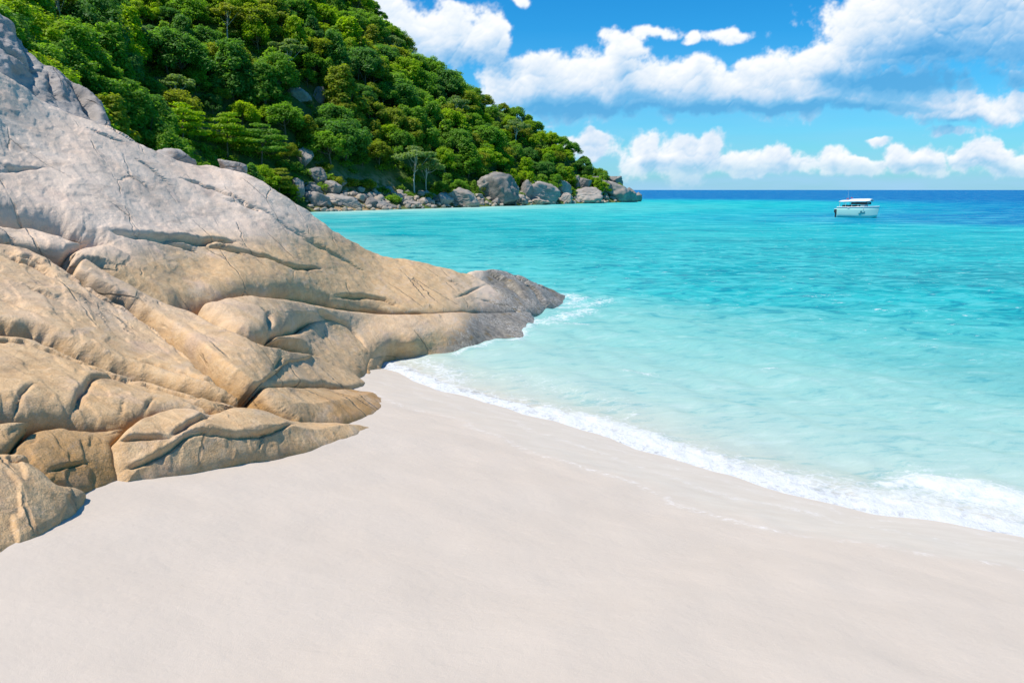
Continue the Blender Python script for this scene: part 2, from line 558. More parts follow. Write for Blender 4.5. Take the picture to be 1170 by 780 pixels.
def make_water():
    m, g, out = material('sea_water')
    p = g.pos()
    dep = g.attr('depth'); foam = g.attr('foam'); far = g.attr('far')
    # waves: chop stretched along the shore, three sizes
    pr = g.scaled(p, (1, 1, 1), rot=(0, 0, -0.45))
    prx = g.scaled(pr, (0.55, 1.5, 1))
    w1 = g.noise(prx, 0.75, 3, 0.55, dist=.6)
    w2 = g.noise(prx, 3.4, 6, 0.68, dist=.5)
    w3 = g.noise(g.scaled(p, (.6, 1.3, 1), rot=(0, 0, .2)), 0.22, 4, 0.6, dist=.4)
    h = g.m('ADD', g.m('MULTIPLY', w1, .30), g.m('ADD', g.m('MULTIPLY', w2, .13), g.m('MULTIPLY', w3, .60)))
    calm = g.step(dep, 0.1, 1.4, .35, 1.0)
    nrm = g.bump(h, g.m('MULTIPLY', calm, 1.0), .55)
    # absorption of what lies on the bottom
    def ex(k):
        return g.m('POWER', 2.71828, g.m('MULTIPLY', dep, -k))
    cc = g.node('ShaderNodeCombineColor')
    g.put(cc.inputs[0], ex(.62)); g.put(cc.inputs[1], ex(.04)); g.put(cc.inputs[2], ex(.045))
    tr = g.node('ShaderNodeBsdfTransparent'); g.put(tr.inputs[0], cc.outputs[0])
    # light scattered back up out of the water column
    ld = g.m('DIVIDE', g.m('LOGARITHM', g.m('ADD', dep, 1.0), 2.71828), 3.6, clamp=True)
    patch = g.noise(g.scaled(p, (.5, 1.2, 1), rot=(0, 0, -0.3)), .09, 5, .62, dist=.5)
    ldp = g.m('ADD', ld, g.m('MULTIPLY', g.m('SUBTRACT', patch, .5), g.m('MULTIPLY', ld, .42)), clamp=True)
    up = g.ramp(ldp, [(0.0, (.56, .49, .40)), (.03, (.48, .505, .425)), (.08, (.375, .515, .455)), (.19, (.20, .485, .445)), (.30, (.075, .435, .42)), (.45, (.008, .385, .405)), (.60, (.003, .33, .40)), (.78, (.001, .175, .36)), (1.0, (.001, .118, .32))])
    reef = g.attr('reef')
    up = g.mix(reef, up, g.ramp(patch, [(.3, (.003, .245, .285)), (.5, (.006, .325, .35)), (.7, (.010, .41, .42))]))
    # light and dark of the ripples, painted into the water colour
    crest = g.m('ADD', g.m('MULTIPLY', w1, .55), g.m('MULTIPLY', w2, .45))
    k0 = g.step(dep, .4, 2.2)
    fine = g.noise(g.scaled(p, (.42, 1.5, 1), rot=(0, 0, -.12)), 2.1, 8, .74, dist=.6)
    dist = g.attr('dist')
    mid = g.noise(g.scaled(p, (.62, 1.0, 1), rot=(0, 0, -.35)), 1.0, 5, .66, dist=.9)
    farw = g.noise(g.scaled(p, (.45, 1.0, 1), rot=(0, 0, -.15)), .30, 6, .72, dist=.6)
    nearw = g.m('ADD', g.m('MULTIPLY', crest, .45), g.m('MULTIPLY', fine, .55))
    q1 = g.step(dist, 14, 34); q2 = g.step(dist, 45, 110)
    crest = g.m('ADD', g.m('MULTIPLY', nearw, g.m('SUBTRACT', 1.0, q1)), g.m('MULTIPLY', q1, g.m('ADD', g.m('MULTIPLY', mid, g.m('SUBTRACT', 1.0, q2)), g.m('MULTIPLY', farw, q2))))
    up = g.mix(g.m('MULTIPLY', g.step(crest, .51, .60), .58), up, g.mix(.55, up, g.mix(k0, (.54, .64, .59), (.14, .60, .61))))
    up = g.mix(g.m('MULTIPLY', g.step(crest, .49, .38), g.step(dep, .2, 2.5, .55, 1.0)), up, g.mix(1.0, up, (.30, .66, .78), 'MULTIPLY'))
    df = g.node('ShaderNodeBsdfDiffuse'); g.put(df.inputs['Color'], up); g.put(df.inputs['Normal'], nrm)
    k = g.step(dep, .0, .05)
    body = g.node('ShaderNodeMixShader'); g.put(body.inputs[0], k)
    g.l.new(tr.outputs[0], body.inputs[1]); g.l.new(df.outputs[0], body.inputs[2])
    gl = g.node('ShaderNodeBsdfGlossy'); g.put(gl.inputs['Roughness'], g.m('ADD', .07, g.m('MULTIPLY', far, .18)))
    g.put(gl.inputs['Normal'], nrm)
    fr = g.node('ShaderNodeFresnel'); fr.inputs['IOR'].default_value = 1.33; g.put(fr.inputs['Normal'], nrm)
    fm = g.m('MINIMUM', g.m('MULTIPLY', fr.outputs[0], .62), g.m('SUBTRACT', .15, g.m('MULTIPLY', far, .11)))
    surf = g.node('ShaderNodeMixShader'); g.put(surf.inputs[0], fm)
    g.l.new(body.outputs[0], surf.inputs[1]); g.l.new(gl.outputs[0], surf.inputs[2])
    # foam, with painted sun glints added to its mask
    fp = g.scaled(p, (1, 1.0, 1))
    fn = g.noise(fp, 5.5, 7, .68, dist=.8)
    v = g.node('ShaderNodeTexVoronoi', feature='DISTANCE_TO_EDGE')
    g.put(v.inputs['Vector'], g.vm('ADD', fp, g.vm('SCALE', g.noise(fp, 3.0, 3, .6, out=1), s=.55)))
    v.inputs['Scale'].default_value = 3.2
    lace = g.step(v.outputs['Distance'], .16, .0)
    fa = g.m('ADD', foam, g.m('MULTIPLY', g.m('SUBTRACT', fn, .5), 1.5))
    fa = g.m('ADD', fa, g.m('MULTIPLY', g.m('SUBTRACT', lace, .45), .30))
    white_mask = g.m('MULTIPLY', g.m('MULTIPLY', g.step(fa, .16, 1.05), .90), g.step(foam, .02, .12))
    glints = g.m('MULTIPLY', g.step(g.noise(g.scaled(p, (.5, 1.3, 1), rot=(0, 0, -.1)), 2.6, 6, .78), .622, .662), g.step(dep, .8, 1.8))  # sparkle of the sun on the waves, painted as white specks
    white_mask = g.m('MAXIMUM', white_mask, g.m('MULTIPLY', glints, .70))
    fd = g.node('ShaderNodeBsdfDiffuse'); g.put(fd.inputs['Color'], (.68, .70, .71))
    g.put(fd.inputs['Normal'], g.bump(g.noise(fp, 18, 5, .7), .7, .06))
    fin = g.node('ShaderNodeMixShader'); g.put(fin.inputs[0], white_mask)
    g.l.new(surf.outputs[0], fin.inputs[1]); g.l.new(fd.outputs[0], fin.inputs[2])
    g.l.new(fin.outputs[0], out.inputs['Surface'])

    vs = np.concatenate([np.linspace(800, 640, 60), np.arange(639, 330, -1.0), np.arange(330, 232, -1.1), np.arange(232, 219, -.7),
                         [218.6, 218.2, 217.9, 217.6, 217.4, 217.2, 217.12]])
    phis = np.concatenate([np.radians(np.linspace(-80, -37, 40)), np.radians(np.arange(-36.5, 36.5, .095)), np.radians(np.linspace(37, 80, 40))])
    x, y, q = polar_grid(vs, phis)
    s = shore_s(x, y)
    r = np.hypot(x, y)
    pp = np.stack([x, y, 0 * x], 1)
    foam = np.zeros(len(x))
    near = r < 60
    for pts, wd, st in FOAM_LINES:
        W = on_z(np.array([a for a, b in pts], float), np.array([b for a, b in pts], float))[:, :2]
        d, _ = seg_dist(np.stack([x[near], y[near]], 1) + .10 * np.stack([perlin(pp[near] * 1.3), perlin(pp[near] * 1.3 + 40)], 1), W[:-1], W[1:])
        f = np.zeros(len(x)); f[near] = st * np.exp(-(d / wd) ** 2)
        foam = np.maximum(foam, f)
    foam = np.maximum(foam, np.where(near, 1.0 * sstep(.42, .05, s + .12 * perlin(pp * 1.6)) * sstep(-.9, -.3, s), 0))
    # waves
    amp_fade = sstep(70, 12, r) * sstep(-.1, 2.0, s)
    z = np.zeros(len(x))
    rng = np.random.RandomState(3)
    for lam, A in ((3.4, .030), (2.3, .022), (1.5, .015), (1.05, .010), (.75, .007), (5.2, .03)):
        for rep in range(2):
            th = math.radians(226) + rng.normal() * .45
            k = 2 * math.pi / lam
            ph = k * (x * math.cos(th) + y * math.sin(th)) + rng.rand() * 6.28 + 1.6 * perlin(pp / (lam * 2.2) + rep * 7)
            z += A * np.sin(ph)
    z *= amp_fade
    # the little breaker and its spent foam
    z += .050 * np.clip(foam, 0, 1) * sstep(-1.0, .5, s) * (1 + .6 * fbm(pp * 3.2, 3)) * sstep(40, 20, r)
    sw = fbm(pp / 1.5 + 2, 3)
    z += np.where(s < .25, .055 * sstep(-.5, .3, s) * (.7 + .5 * sw), .03)
    depb = np.where(s > 0, .15 * np.minimum(s, 3) + .095 * np.clip(s - 3, 0, 22) + .055 * np.clip(s - 25, 0, 75) + .42 * np.maximum(s - 92, 0), 0)
    idl = -island_dist(x, y)
    depi = np.maximum(.45 + .05 * np.clip(idl, 0, 60) + .2 * np.maximum(idl - 60, 0), .05) + .3 * np.maximum(y - 205, 0) * .12
    depth = np.minimum(depb, depi)
    depth = depth * (1 + .16 * fbm(pp / 16, 3))
    left = sstep(6, -6, x - .12 * y)
    reef = sstep(7.5, 21, s + 4.5 * fbm(pp / 7 + 3, 4) - 14 * left - .10 * np.maximum(0, 14 - x)) * sstep(88, 52, s + 14 * fbm(pp / 22, 3)) * np.clip(.72 + .5 * fbm(pp / 9 + 20, 3), 0, 1)
    keep = s > -2.2
    kf = keep[q].all(1)
    q = q[kf]
    used = np.unique(q); mp = np.full(len(x), -1); mp[used] = np.arange(len(used))
    me = mesh_np('sea_water', np.stack([x, y, z], 1)[used], mp[q][:, ::-1], [m],
                 attrs={'depth': depth[used], 'foam': foam[used], 'far': sstep(40, 260, r)[used], 'reef': reef[used], 'dist': r[used]})
    tag(link('sea_water', me), kind='structure')


make_sand()
make_water()


# ================================================================== HILL (terrain of the headland)
def make_hill():
    m, g, out = material('hill_soil')
    p = g.pos()
    n = g.noise(p, .35, 5, .65)
    c = g.ramp(n, [(.3, (.05, .10, .022)), (.5, (.08, .13, .030)), (.62, (.13, .14, .055)), (.75, (.22, .18, .11))])
    red = g.m('MULTIPLY', g.attr('bare'), g.step(g.noise(p, .6, 4, .6), .35, .6))
    c = g.mix(red, c, g.ramp(g.noise(p, 1.2, 4, .6), [(.3, (.36, .20, .09)), (.7, (.46, .33, .21))]))
    principled(g, out, c, .95, g.bump(g.noise(p, 2.5, 4, .6), .8, .3), .1)
    xs = np.arange(-330, 62, 1.7); ys = np.arange(30, 480, 1.9)
    X, Y = np.meshgrid(xs, ys, indexing='ij'); n_, m_ = X.shape
    x, y = X.ravel(), Y.ravel()
    z = hill_z(x, y)
    d = island_dist(x, y)
    u, v, t = project(np.stack([x, y, z], 1))
    bare = sstep(14, 10, d) * sstep(350, 390, u) * sstep(465, 440, u)
    i = np.arange(n_ - 1)[:, None] * m_ + np.arange(m_ - 1)[None, :]
    q = np.stack([i, i + m_, i + 1 + m_, i + 1], -1).reshape(-1, 4)
    q = q[(d[q] > -12).any(1)]
    used = np.unique(q); mp = np.full(len(x), -1); mp[used] = np.arange(len(used))
    me = mesh_np('hill', np.stack([x, y, z], 1)[used], mp[q], [m], attrs={'bare': bare[used]})
    tag(link('hill', me), kind='structure')


make_hill()

# ================================================================== GRANITE of the foreground
def rock_material(name, grey_a, grey_b, tan_a, tan_b, bump=1.0, tex=1.0):
    m, g, out = material(name)
    p = g.pos()
    warm = g.attr('warm'); wet = g.attr('wet'); hue = g.attr('hue')
    n1 = g.noise(p, .8 * tex, 6, .62)
    n2 = g.noise(p, 6 * tex, 5, .65)
    grain = g.noise(p, 70 * tex, 3, .7)
    # streaks that run down the slope
    st = g.noise(g.scaled(p, (1.3, .35, 2.6), rot=(0, 0, .5)), 1.6 * tex, 6, .65, dist=.4)
    grey = g.mix(g.step(n1, .3, .7), grey_a, grey_b)
    tan = g.mix(g.step(n2, .3, .7), tan_a, tan_b)
    w = g.m('ADD', warm, g.m('MULTIPLY', g.m('SUBTRACT', n1, .5), .9))
    c = g.mix(g.step(w, .15, .85), grey, tan)
    c = g.mix(g.step(w, .95, 1.35), c, (.40, .22, .075))
    c = g.mix(g.m('MULTIPLY', g.step(st, .50, .68), .62), c, g.mix(.6, c, (.24, .185, .14)))
    c = g.mix(g.m('MULTIPLY', g.step(st, .47, .30), .25), c, (.56, .50, .45))
    # pink mineral bloom
    c = g.mix(g.m('MULTIPLY', g.step(g.noise(p, 1.7 * tex, 4, .6, out=0), .54, .72), .30), c, (.50, .36, .30))
    c = g.mix(g.m('MULTIPLY', g.step(grain, .52, .70), .42), c, g.mix(.7, c, (.16, .13, .11)))
    c = g.mix(g.m('MULTIPLY', g.step(grain, .46, .30), .26), c, (.62, .58, .54))
    # hairline joints, long in the direction of the big cracks
    dots = g.node('ShaderNodeCombineXYZ')
    for k_, (ax, sc_) in enumerate(zip(JOINT_AXES, (.10, .80, .80))):
        vd = g.node('ShaderNodeVectorMath', operation='DOT_PRODUCT')
        g.put(vd.inputs[0], p); vd.inputs[1].default_value = tuple(c_ * sc_ * tex for c_ in ax)
        g.put(dots.inputs[k_], vd.outputs['Value'])
    jv = g.node('ShaderNodeTexVoronoi', feature='DISTANCE_TO_EDGE')
    g.put(jv.inputs['Vector'], g.vm('ADD', dots.outputs[0], g.vm('SCALE', g.noise(p, 1.4 * tex, 5, .65, out=1), s=.16)))
    jv.inputs['Scale'].default_value = 1.0
    joint = g.m('MULTIPLY', g.step(jv.outputs['Distance'], .016, .003), g.step(g.noise(p, .55 * tex, 3, .6), .46, .60))
    c = g.mix(g.m('MULTIPLY', joint, .45), c, (.17, .13, .10))
    # weed and wet zone by the sea with pale barnacles
    wm = g.step(g.m('ADD', wet, g.m('MULTIPLY', g.m('SUBTRACT', n2, .5), .6)), .25, .75)
    wc = g.mix(g.step(n2, .35, .65), (.135, .12, .095), (.28, .245, .195))
    wc = g.mix(g.step(g.noise(p, 2.2 * tex, 4, .6), .56, .70), wc, (.20, .135, .05))
    barn = g.m('MULTIPLY', g.step(g.noise(p, 20 * tex, 3, .75), .52, .60), g.step(n1, .40, .56))
    wc = g.mix(g.m('MULTIPLY', barn, .85), wc, (.54, .51, .46))
    c = g.mix(wm, c, wc)
    rough = g.mix(wm, (.86, .86, .86), (.50, .50, .50))
    h = g.m('ADD', g.m('MULTIPLY', n2, .45), g.m('ADD', g.m('MULTIPLY', grain, .10), g.m('MULTIPLY', g.noise(p, 22 * tex, 4, .68), .32)))
    h = g.m('SUBTRACT', h, g.m('MULTIPLY', joint, .8))
    principled(g, out, c, rough, g.bump(h, .8 * bump, .06), .3)
    return m



# depth of the outcrop's general surface: thin-plate spline of inverse depth over bearings
def sand_t(u, v):
    d = ray(u, v)
    lo, hi = 1.0, 60.0
    for _ in range(60):
        mid = (lo + hi) / 2
        p = CAMP + d * mid
        zs = max(float(sand_z(np.array([p[0]]), np.array([p[1]]))[0]), 0.0)
        if p[2] > zs: lo = mid
        else: hi = mid
    return lo


CTRL = [(u, v, sand_t(u, v)) for (u, v) in
        [(-220, 765), (-100, 690), (0, 632), (60, 604), (103, 570), (140, 550), (220, 541), (300, 526), (380, 508), (420, 490), (445, 460),
         (425, 424), (500, 406), (590, 388), (646, 342)]]
CTRL += [(600, 322, 29.5), (540, 313, 27), (480, 298, 25.2), (430, 289, 24), (385, 263, 22.4), (300, 204, 20.6), (215, 183, 19.2), (145, 150, 17.8),
         (60, 118, 16), (0, 80, 14.6), (-100, 25, 12.8), (-220, -30, 11.0),
         (0, 250, 10.6), (0, 365, 7.6), (0, 472, 5.5), (0, 515, 5.1), (-220, 400, 5.6), (-220, 600, 3.9),
         (150, 280, 12.6), (150, 420, 8.0), (150, 480, 6.5), (290, 464, 8.2), (300, 392, 10.8), (330, 335, 16.0), (390, 348, 18.6), (548, 352, 24.6), (220, 330, 12.8), (365, 382, 16.6), (100, 200, 13.9), (250, 250, 17.2)]
_q = [(425, 424, sand_t(425, 424)), (590, 388, 22.7), (430, 351, 20.3)]
_m = np.linalg.solve(np.array([[a, b, 1.0] for a, b, c in _q]), np.array([1 / c for a, b, c in _q]))
CTRL += [(u, v, 1 / (_m @ (u, v, 1))) for (u, v) in [(430, 351), (470, 390), (500, 375), (540, 385), (450, 375), (480, 360), (430, 400), (530, 360), (405, 380)]]
CTRL += [(u, v + 13, sand_t(u, v) - .35) for (u, v) in [(440, 420), (470, 413), (500, 406), (530, 400), (560, 394), (590, 388)]]
CTRL = np.array(CTRL)


def _tps_k(a, b):
    d2 = ((a[:, None, :] - b[None, :, :]) ** 2).sum(-1)
    return .5 * d2 * np.log(d2 + 1e-9)


_cp = CTRL[:, :2] / 400.0
_K = _tps_k(_cp, _cp) + np.eye(len(_cp)) * 2e-3
_Pm = np.hstack([np.ones((len(_cp), 1)), _cp])
_A = np.block([[_K, _Pm], [_Pm.T, np.zeros((3, 3))]])
_W = np.linalg.solve(_A, np.concatenate([1 / CTRL[:, 2], np.zeros(3)]))


def mass_t(uv):
    q = np.asarray(uv, float) / 400.0
    inv = _tps_k(q, _cp) @ _W[:-3] + np.hstack([np.ones((len(q), 1)), q]) @ _W[-3:]
    return 1 / np.clip(inv, .018, .5)


def mass_p(uv, tf=mass_t):
    uv = np.asarray(uv, float)
    return at_depth(uv[:, 0], uv[:, 1], tf(uv))


def mass_n(uv, tf=mass_t, e=4.0):
    uv = np.asarray(uv, float)
    a = mass_p(uv + (e, 0), tf) - mass_p(uv - (e, 0), tf)
    b = mass_p(uv - (0, e), tf) - mass_p(uv + (0, e), tf)
    n = np.cross(a, b)
    return n / np.linalg.norm(n, axis=1)[:, None]


def spline(pts, spacing):
    pts = np.asarray(pts, float); n = len(pts); out = []
    for i in range(n):
        p0, p1, p2, p3 = pts[i - 1], pts[i], pts[(i + 1) % n], pts[(i + 2) % n]
        L = np.linalg.norm(p2 - p1); k = max(1, int(round(L / spacing)))
        for j in range(k):
            t = j / k
            # tension keeps corners from overshooting
            c = .5 * ((2 * p1) + (p2 - p0) * t + (2 * p0 - 5 * p1 + 4 * p2 - p3) * t * t + (-p0 + 3 * p1 - 3 * p2 + p3) * t ** 3)
            lin = p1 + (p2 - p1) * t
            out.append(.55 * c + .45 * lin)
    return np.array(out)


def rows_along(line, offsets, closed=True):
    nxt = np.roll(line, -1, 0) if closed else np.vstack([line[1:], line[-1:] * 2 - line[-2:-1]])
    prv = np.roll(line, 1, 0) if closed else np.vstack([line[:1] * 2 - line[1:2], line[:-1]])
    t = nxt - prv; t /= np.linalg.norm(t, axis=1)[:, None] + 1e-9
    n = np.stack([-t[:, 1], t[:, 0]], 1)
    return [(line + n * o, abs(o)) for o in offsets]


def cdt(outline, step, rng, raised=None, lines=()):
    lo = outline.min(0); hi = outline.max(0)
    gx = np.arange(lo[0], hi[0], step); gy = np.arange(lo[1], hi[1], step * .5)
    X, Y = np.meshgrid(gx, gy)
    X = X + (np.arange(len(gy)) % 2)[:, None] * step * .5
    P = np.stack([X.ravel(), Y.ravel()], 1)
    P = P + rng.uniform(-.10, .10, P.shape) * step * np.array([1, .55])
    P = P[inside(P, outline)]
    nxt = np.roll(outline, -1, 0)
    d, _ = seg_dist(P, outline, nxt)
    P = P[d > 3.0]
    add = []
    area = np.sum(outline[:, 0] * nxt[:, 1] - nxt[:, 0] * outline[:, 1])
    for Q, o in rows_along(outline, np.array([.5, 1.1, 1.8, 2.6]) * np.sign(area)):
        Q = Q[inside(Q, outline)]
        dq, _ = seg_dist(Q, outline, nxt)
        add.append(Q[dq > o * .93])
    groups = []
    if raised is not None:
        groups.append((raised, np.roll(raised, -1, 0), np.array([-1.6, -.9, -.3, .3, .9, 1.6, 2.5]), 3.2, True))
    for ln in lines:
        groups.append((ln[:-1], ln[1:], np.array([-1.8, -1.0, -.4, 0.001, .4, 1.0, 1.8]), 2.4, False))
    for A_, B_, offs, clear, closed in groups:
        dd, _ = seg_dist(P, A_, B_); P = P[dd > clear]
        add = [q[seg_dist(q, A_, B_)[0] > .5] if len(q) else q for q in add]
        for Q, o in rows_along(A_, offs, closed):
            Q = Q[inside(Q, outline)]
            if len(Q) == 0: continue
            q1, _ = seg_dist(Q, A_, B_); q2, _ = seg_dist(Q, outline, nxt)
            add.append(Q[(q1 > o * .93) & (q2 > 1.0)])
    P = np.vstack([P] + [q for q in add if len(q)])
    n = len(outline)
    vs = [Vector((p[0], p[1] * 1.8)) for p in np.vstack([outline, P])]
    ed = [(i, (i + 1) % n) for i in range(n)]
    r = delaunay_2d_cdt(vs, ed, [], 1, 1e-5)
    V = np.array([(a.x, a.y / 1.8) for a in r[0]])
    T = np.array([f for f in r[2] if len(f) == 3], int)
    order = [-1] * n
    for k, src in enumerate(r[3]):
        for s_ in src:
            if s_ < n: order[s_] = k
    return V, T, [k for k in order if k >= 0]


_a = mass_p([[155, 338]])[0]; _b = mass_p([[298, 460]])[0]
_j = (_b - _a) / np.linalg.norm(_b - _a)
_k = np.cross(_j, mass_n([[230, 400]])[0]); _k /= np.linalg.norm(_k)
JOINT = np.stack([_j, _k, np.cross(_j, _k)])      # run of the big cracks, across it, and out of the rock
JOINT_AXES = [[float(c_) for c_ in r_] for r_ in JOINT]
ROCK = rock_material('granite', (.64, .49, .375), (.74, .59, .465), (.545, .34, .165), (.655, .445, .24))
ROCK_GREY = rock_material('weathered_granite', (.27, .24, .22), (.42, .38, .345), (.38, .30, .22), (.48, .40, .31))


def slab(name, label, outline, step=1.7, sink=(.12, .30), R=(.16, .40), tilt=.08, rough=.035, thick=.5, shift=None, cracks=(), warm=0.0, warm_v=None,
         raised=None, core=.5, tf=mass_t, seed=1, bulge=0.0, wetf=None, cat='boulder', rscale=1.0, obj_name=None, mat=None, edge_noise=1.2, hue=0.0, lumps=0.0, pw=3.0, sinkf=None, terr=.055):
    """one body of rock: a traced plan laid on the slope, rounded edges, real thickness"""
    rng = np.random.RandomState(seed)
    ol = spline(outline, 2.2)
    nn = np.stack([perlin(np.hstack([ol / 14, np.full((len(ol), 1), seed * 3.1)])), perlin(np.hstack([ol / 14, np.full((len(ol), 1), seed * 3.1 + 50)]))], 1)
    ol = ol + nn * edge_noise
    if raised is None:
        ref = ol
    else:
        ref = spline(raised, 2.6)
        nn = np.stack([perlin(np.hstack([ref / 14, np.full((len(ref), 1), 2.1)])), perlin(np.hstack([ref / 14, np.full((len(ref), 1), 77.7)]))], 1)
        ref = ref + nn * 1.5
    lines = []
    for pts, depth, wid, stepamt in cracks:
        c = np.asarray(pts, float)
        L = np.concatenate([[0], np.cumsum(np.linalg.norm(np.diff(c, axis=0), axis=1))])
        tt_ = np.linspace(0, L[-1], max(8, int(L[-1] / 2.6)))
        c = np.stack([np.interp(tt_, L, c[:, j]) for j in (0, 1)], 1)
        # round the corners, then let it wander
        for _ in range(3):
            c[1:-1] = .5 * c[1:-1] + .25 * (c[2:] + c[:-2])
        c = c + 1.6 * np.stack([perlin(np.hstack([c / 9, np.full((len(c), 1), 5.5 + seed)])), perlin(np.hstack([c / 9, np.full((len(c), 1), 95.5)]))], 1)
        lines.append(c)
    V, T, order = cdt(ol, step, rng, None if raised is None else ref, lines)
    P3 = mass_p(V, tf); N3 = mass_n(V, tf)
    A2, B2 = ref, np.roll(ref, -1, 0)
    A3 = mass_p(A2, tf); B3 = np.roll(A3, -1, 0)
    d3, idx = seg_dist(P3, A3, B3)
    ins = inside(V, ref)
    d3 = np.where(ins | (raised is None), d3, -d3)
    # orientation of the nearest bit of outline: 0 faces up-slope, 1 faces down-slope
    area = .5 * np.sum(A2[:, 0] * B2[:, 1] - B2[:, 0] * A2[:, 1])
    e = B2 - A2; on = np.stack([e[:, 1], -e[:, 0]], 1) * np.sign(area)
    on = on / (np.linalg.norm(on, axis=1)[:, None] + 1e-9)
    dwn = np.clip(.5 + .75 * (on[:, 1] * .9 + on[:, 0] * .25), 0, 1)
    k = 9; dwn = np.convolve(np.concatenate([dwn[-k:], dwn, dwn[:k]]), np.ones(5) / 5, 'same')[k:-k]
    w = dwn[idx]
    Rv = (R[0] + (R[1] - R[0]) * w) * rscale
    sk = (sink[0] + (sink[1] - sink[0]) * w) * rscale
    x = np.clip(d3 / Rv, 0, 1)
    if sinkf is not None:
        sk = sk * sinkf(V)
    prof = np.clip(1 - (1 - x) ** pw, 0, 1) ** (1 / pw)
    disp = -sk * (1 - prof)
    if raised is not None:
        out_ = d3 < 0
        disp = np.where(out_, -sk - (core - sk) * sstep(0, .25, -d3), disp)
    # the top lies flatter than the slope
    if tilt:
        upm = dwn[np.arange(len(dwn))] < .5
        if upm.any() and (~upm).any():
            dt, _ = seg_dist(P3, A3[upm], B3[upm]); db, _ = seg_dist(P3, A3[~upm], B3[~upm])
            disp -= tilt * (1 - dt / (dt + db + 1e-6)) * (d3 > 0)
    lo = fbm(P3 / 1.6 + seed * 5.3, 3) * 1.0
    mid = fbm(P3 / .42 + seed, 4, .55)
    q = P3 @ np.array([[.8, .5, .2], [-.5, .8, -.1], [-.2, .1, 1]]) * np.array([.7, 2.4, 2.4])
    ridged = -np.abs(fbm(q / 1.3 + seed * 2, 3))
    amp = 1.0 if raised is None else np.where(d3 > 0, 1, .5)
    disp = disp + amp * rough * (.55 * lo + .55 * mid + .7 * ridged) + bulge * np.clip(d3, 0, 1.5)
    if lumps:
        disp = disp + lumps * perlin(P3 / .9 + seed * 9.1) * np.clip(d3 / .3, 0, 1)
    # exfoliation: thin sheets broken along steps that run with the joints
    qq = (P3 @ JOINT.T) * np.array([.30, 1.0, 1.0]) / .62
    tt = fbm(qq + seed * 1.9, 4, .5) * 2.2
    fr = tt - np.floor(tt)
    ter = (np.floor(tt) + sstep(.44, .56, fr)) / 2.2
    disp = disp + terr * ter * np.clip(d3 / .12, 0, 1)
    cavity = np.zeros(len(V))
    for (pts, depth, wid, stepamt), c in zip(cracks, lines):
        C3 = mass_p(c, tf)
        dc, ic = seg_dist(P3, C3[:-1], C3[1:])
        # fade at both ends of the crack
        ta = np.clip(np.minimum(ic, len(c) - 2 - ic) / 4.0, .15, 1)
        wid = wid * .55
        disp -= 1.5 * depth * ta * np.exp(-(dc / wid) ** 2)
        if stepamt:
            t2 = c[1:] - c[:-1]
            side = (V[:, 0] - c[ic][:, 0]) * t2[ic][:, 1] - (V[:, 1] - c[ic][:, 1]) * t2[ic][:, 0]   # >0 : above a crack drawn left to right
            disp += np.where(side > 0, stepamt * ta * np.exp(-dc / (wid * 9)), 0)
        cavity = np.maximum(cavity, np.exp(-(dc / wid) ** 2))
    # wear the sharpest kinks a little
    E_ = np.vstack([T[:, [0, 1]], T[:, [1, 2]], T[:, [2, 0]]]); cnt = np.bincount(E_.ravel(), minlength=len(V))
    fixed = np.zeros(len(V), bool); fixed[order] = True
    for _ in range(1):
        acc_ = np.bincount(E_[:, 0], disp[E_[:, 1]], len(V)) + np.bincount(E_[:, 1], disp[E_[:, 0]], len(V))
        disp = np.where(fixed, disp, .75 * disp + .25 * acc_ / np.maximum(cnt, 1))
    top = P3 + N3 * disp[:, None]
    # attributes
    zs = np.maximum(sand_z(top[:, 0], top[:, 1]), 0)
    hgt = top[:, 2] - zs
    wv = warm + hue
    wv = wv + (np.zeros(len(V)) if warm_v is None else warm_v(V, top))
    wv = wv + .45 * sstep(.75, .0, hgt) + .35 * (1 - prof) * (d3 > -1)
    wt = np.zeros(len(V)) if wetf is None else wetf(V, top)
    nv = len(V)
    if shift is None:
        bot = top - N3 * thick - N3.mean(0) * .1
    else:
        bot = P3 + np.asarray(shift)
    o = np.array(order); o2 = np.roll(o, -1)
    side = np.stack([o, o2, o2 + nv, o + nv], 1)
    # winding
    a, b, c = top[T[:, 0]], top[T[:, 1]], top[T[:, 2]]
    if (np.cross(b - a, c - a) * N3[T[:, 0]]).sum() < 0:
        T = T[:, ::-1]
    if area > 0:
        side = side[:, ::-1]
    me = mesh_np(name, np.vstack([top, bot]), [T, T[:, ::-1] + nv, side], [mat or ROCK],
                 attrs={'warm': np.tile(wv, 2), 'wet': np.tile(wt, 2), 'hue': np.zeros(2 * nv)})
    ob = link(obj_name or name, me)
    # recalc outward normals
    bm = bmesh.new(); bm.from_mesh(me); bmesh.ops.recalc_face_normals(bm, faces=bm.faces); bm.to_mesh(me); bm.free()
    tag(ob, label, cat, None, 'thing')
    # origin at the base
    cen = Vector(top.mean(0)); me.transform(__import__('mathutils').Matrix.Translation(-cen)); ob.location = cen
    return ob


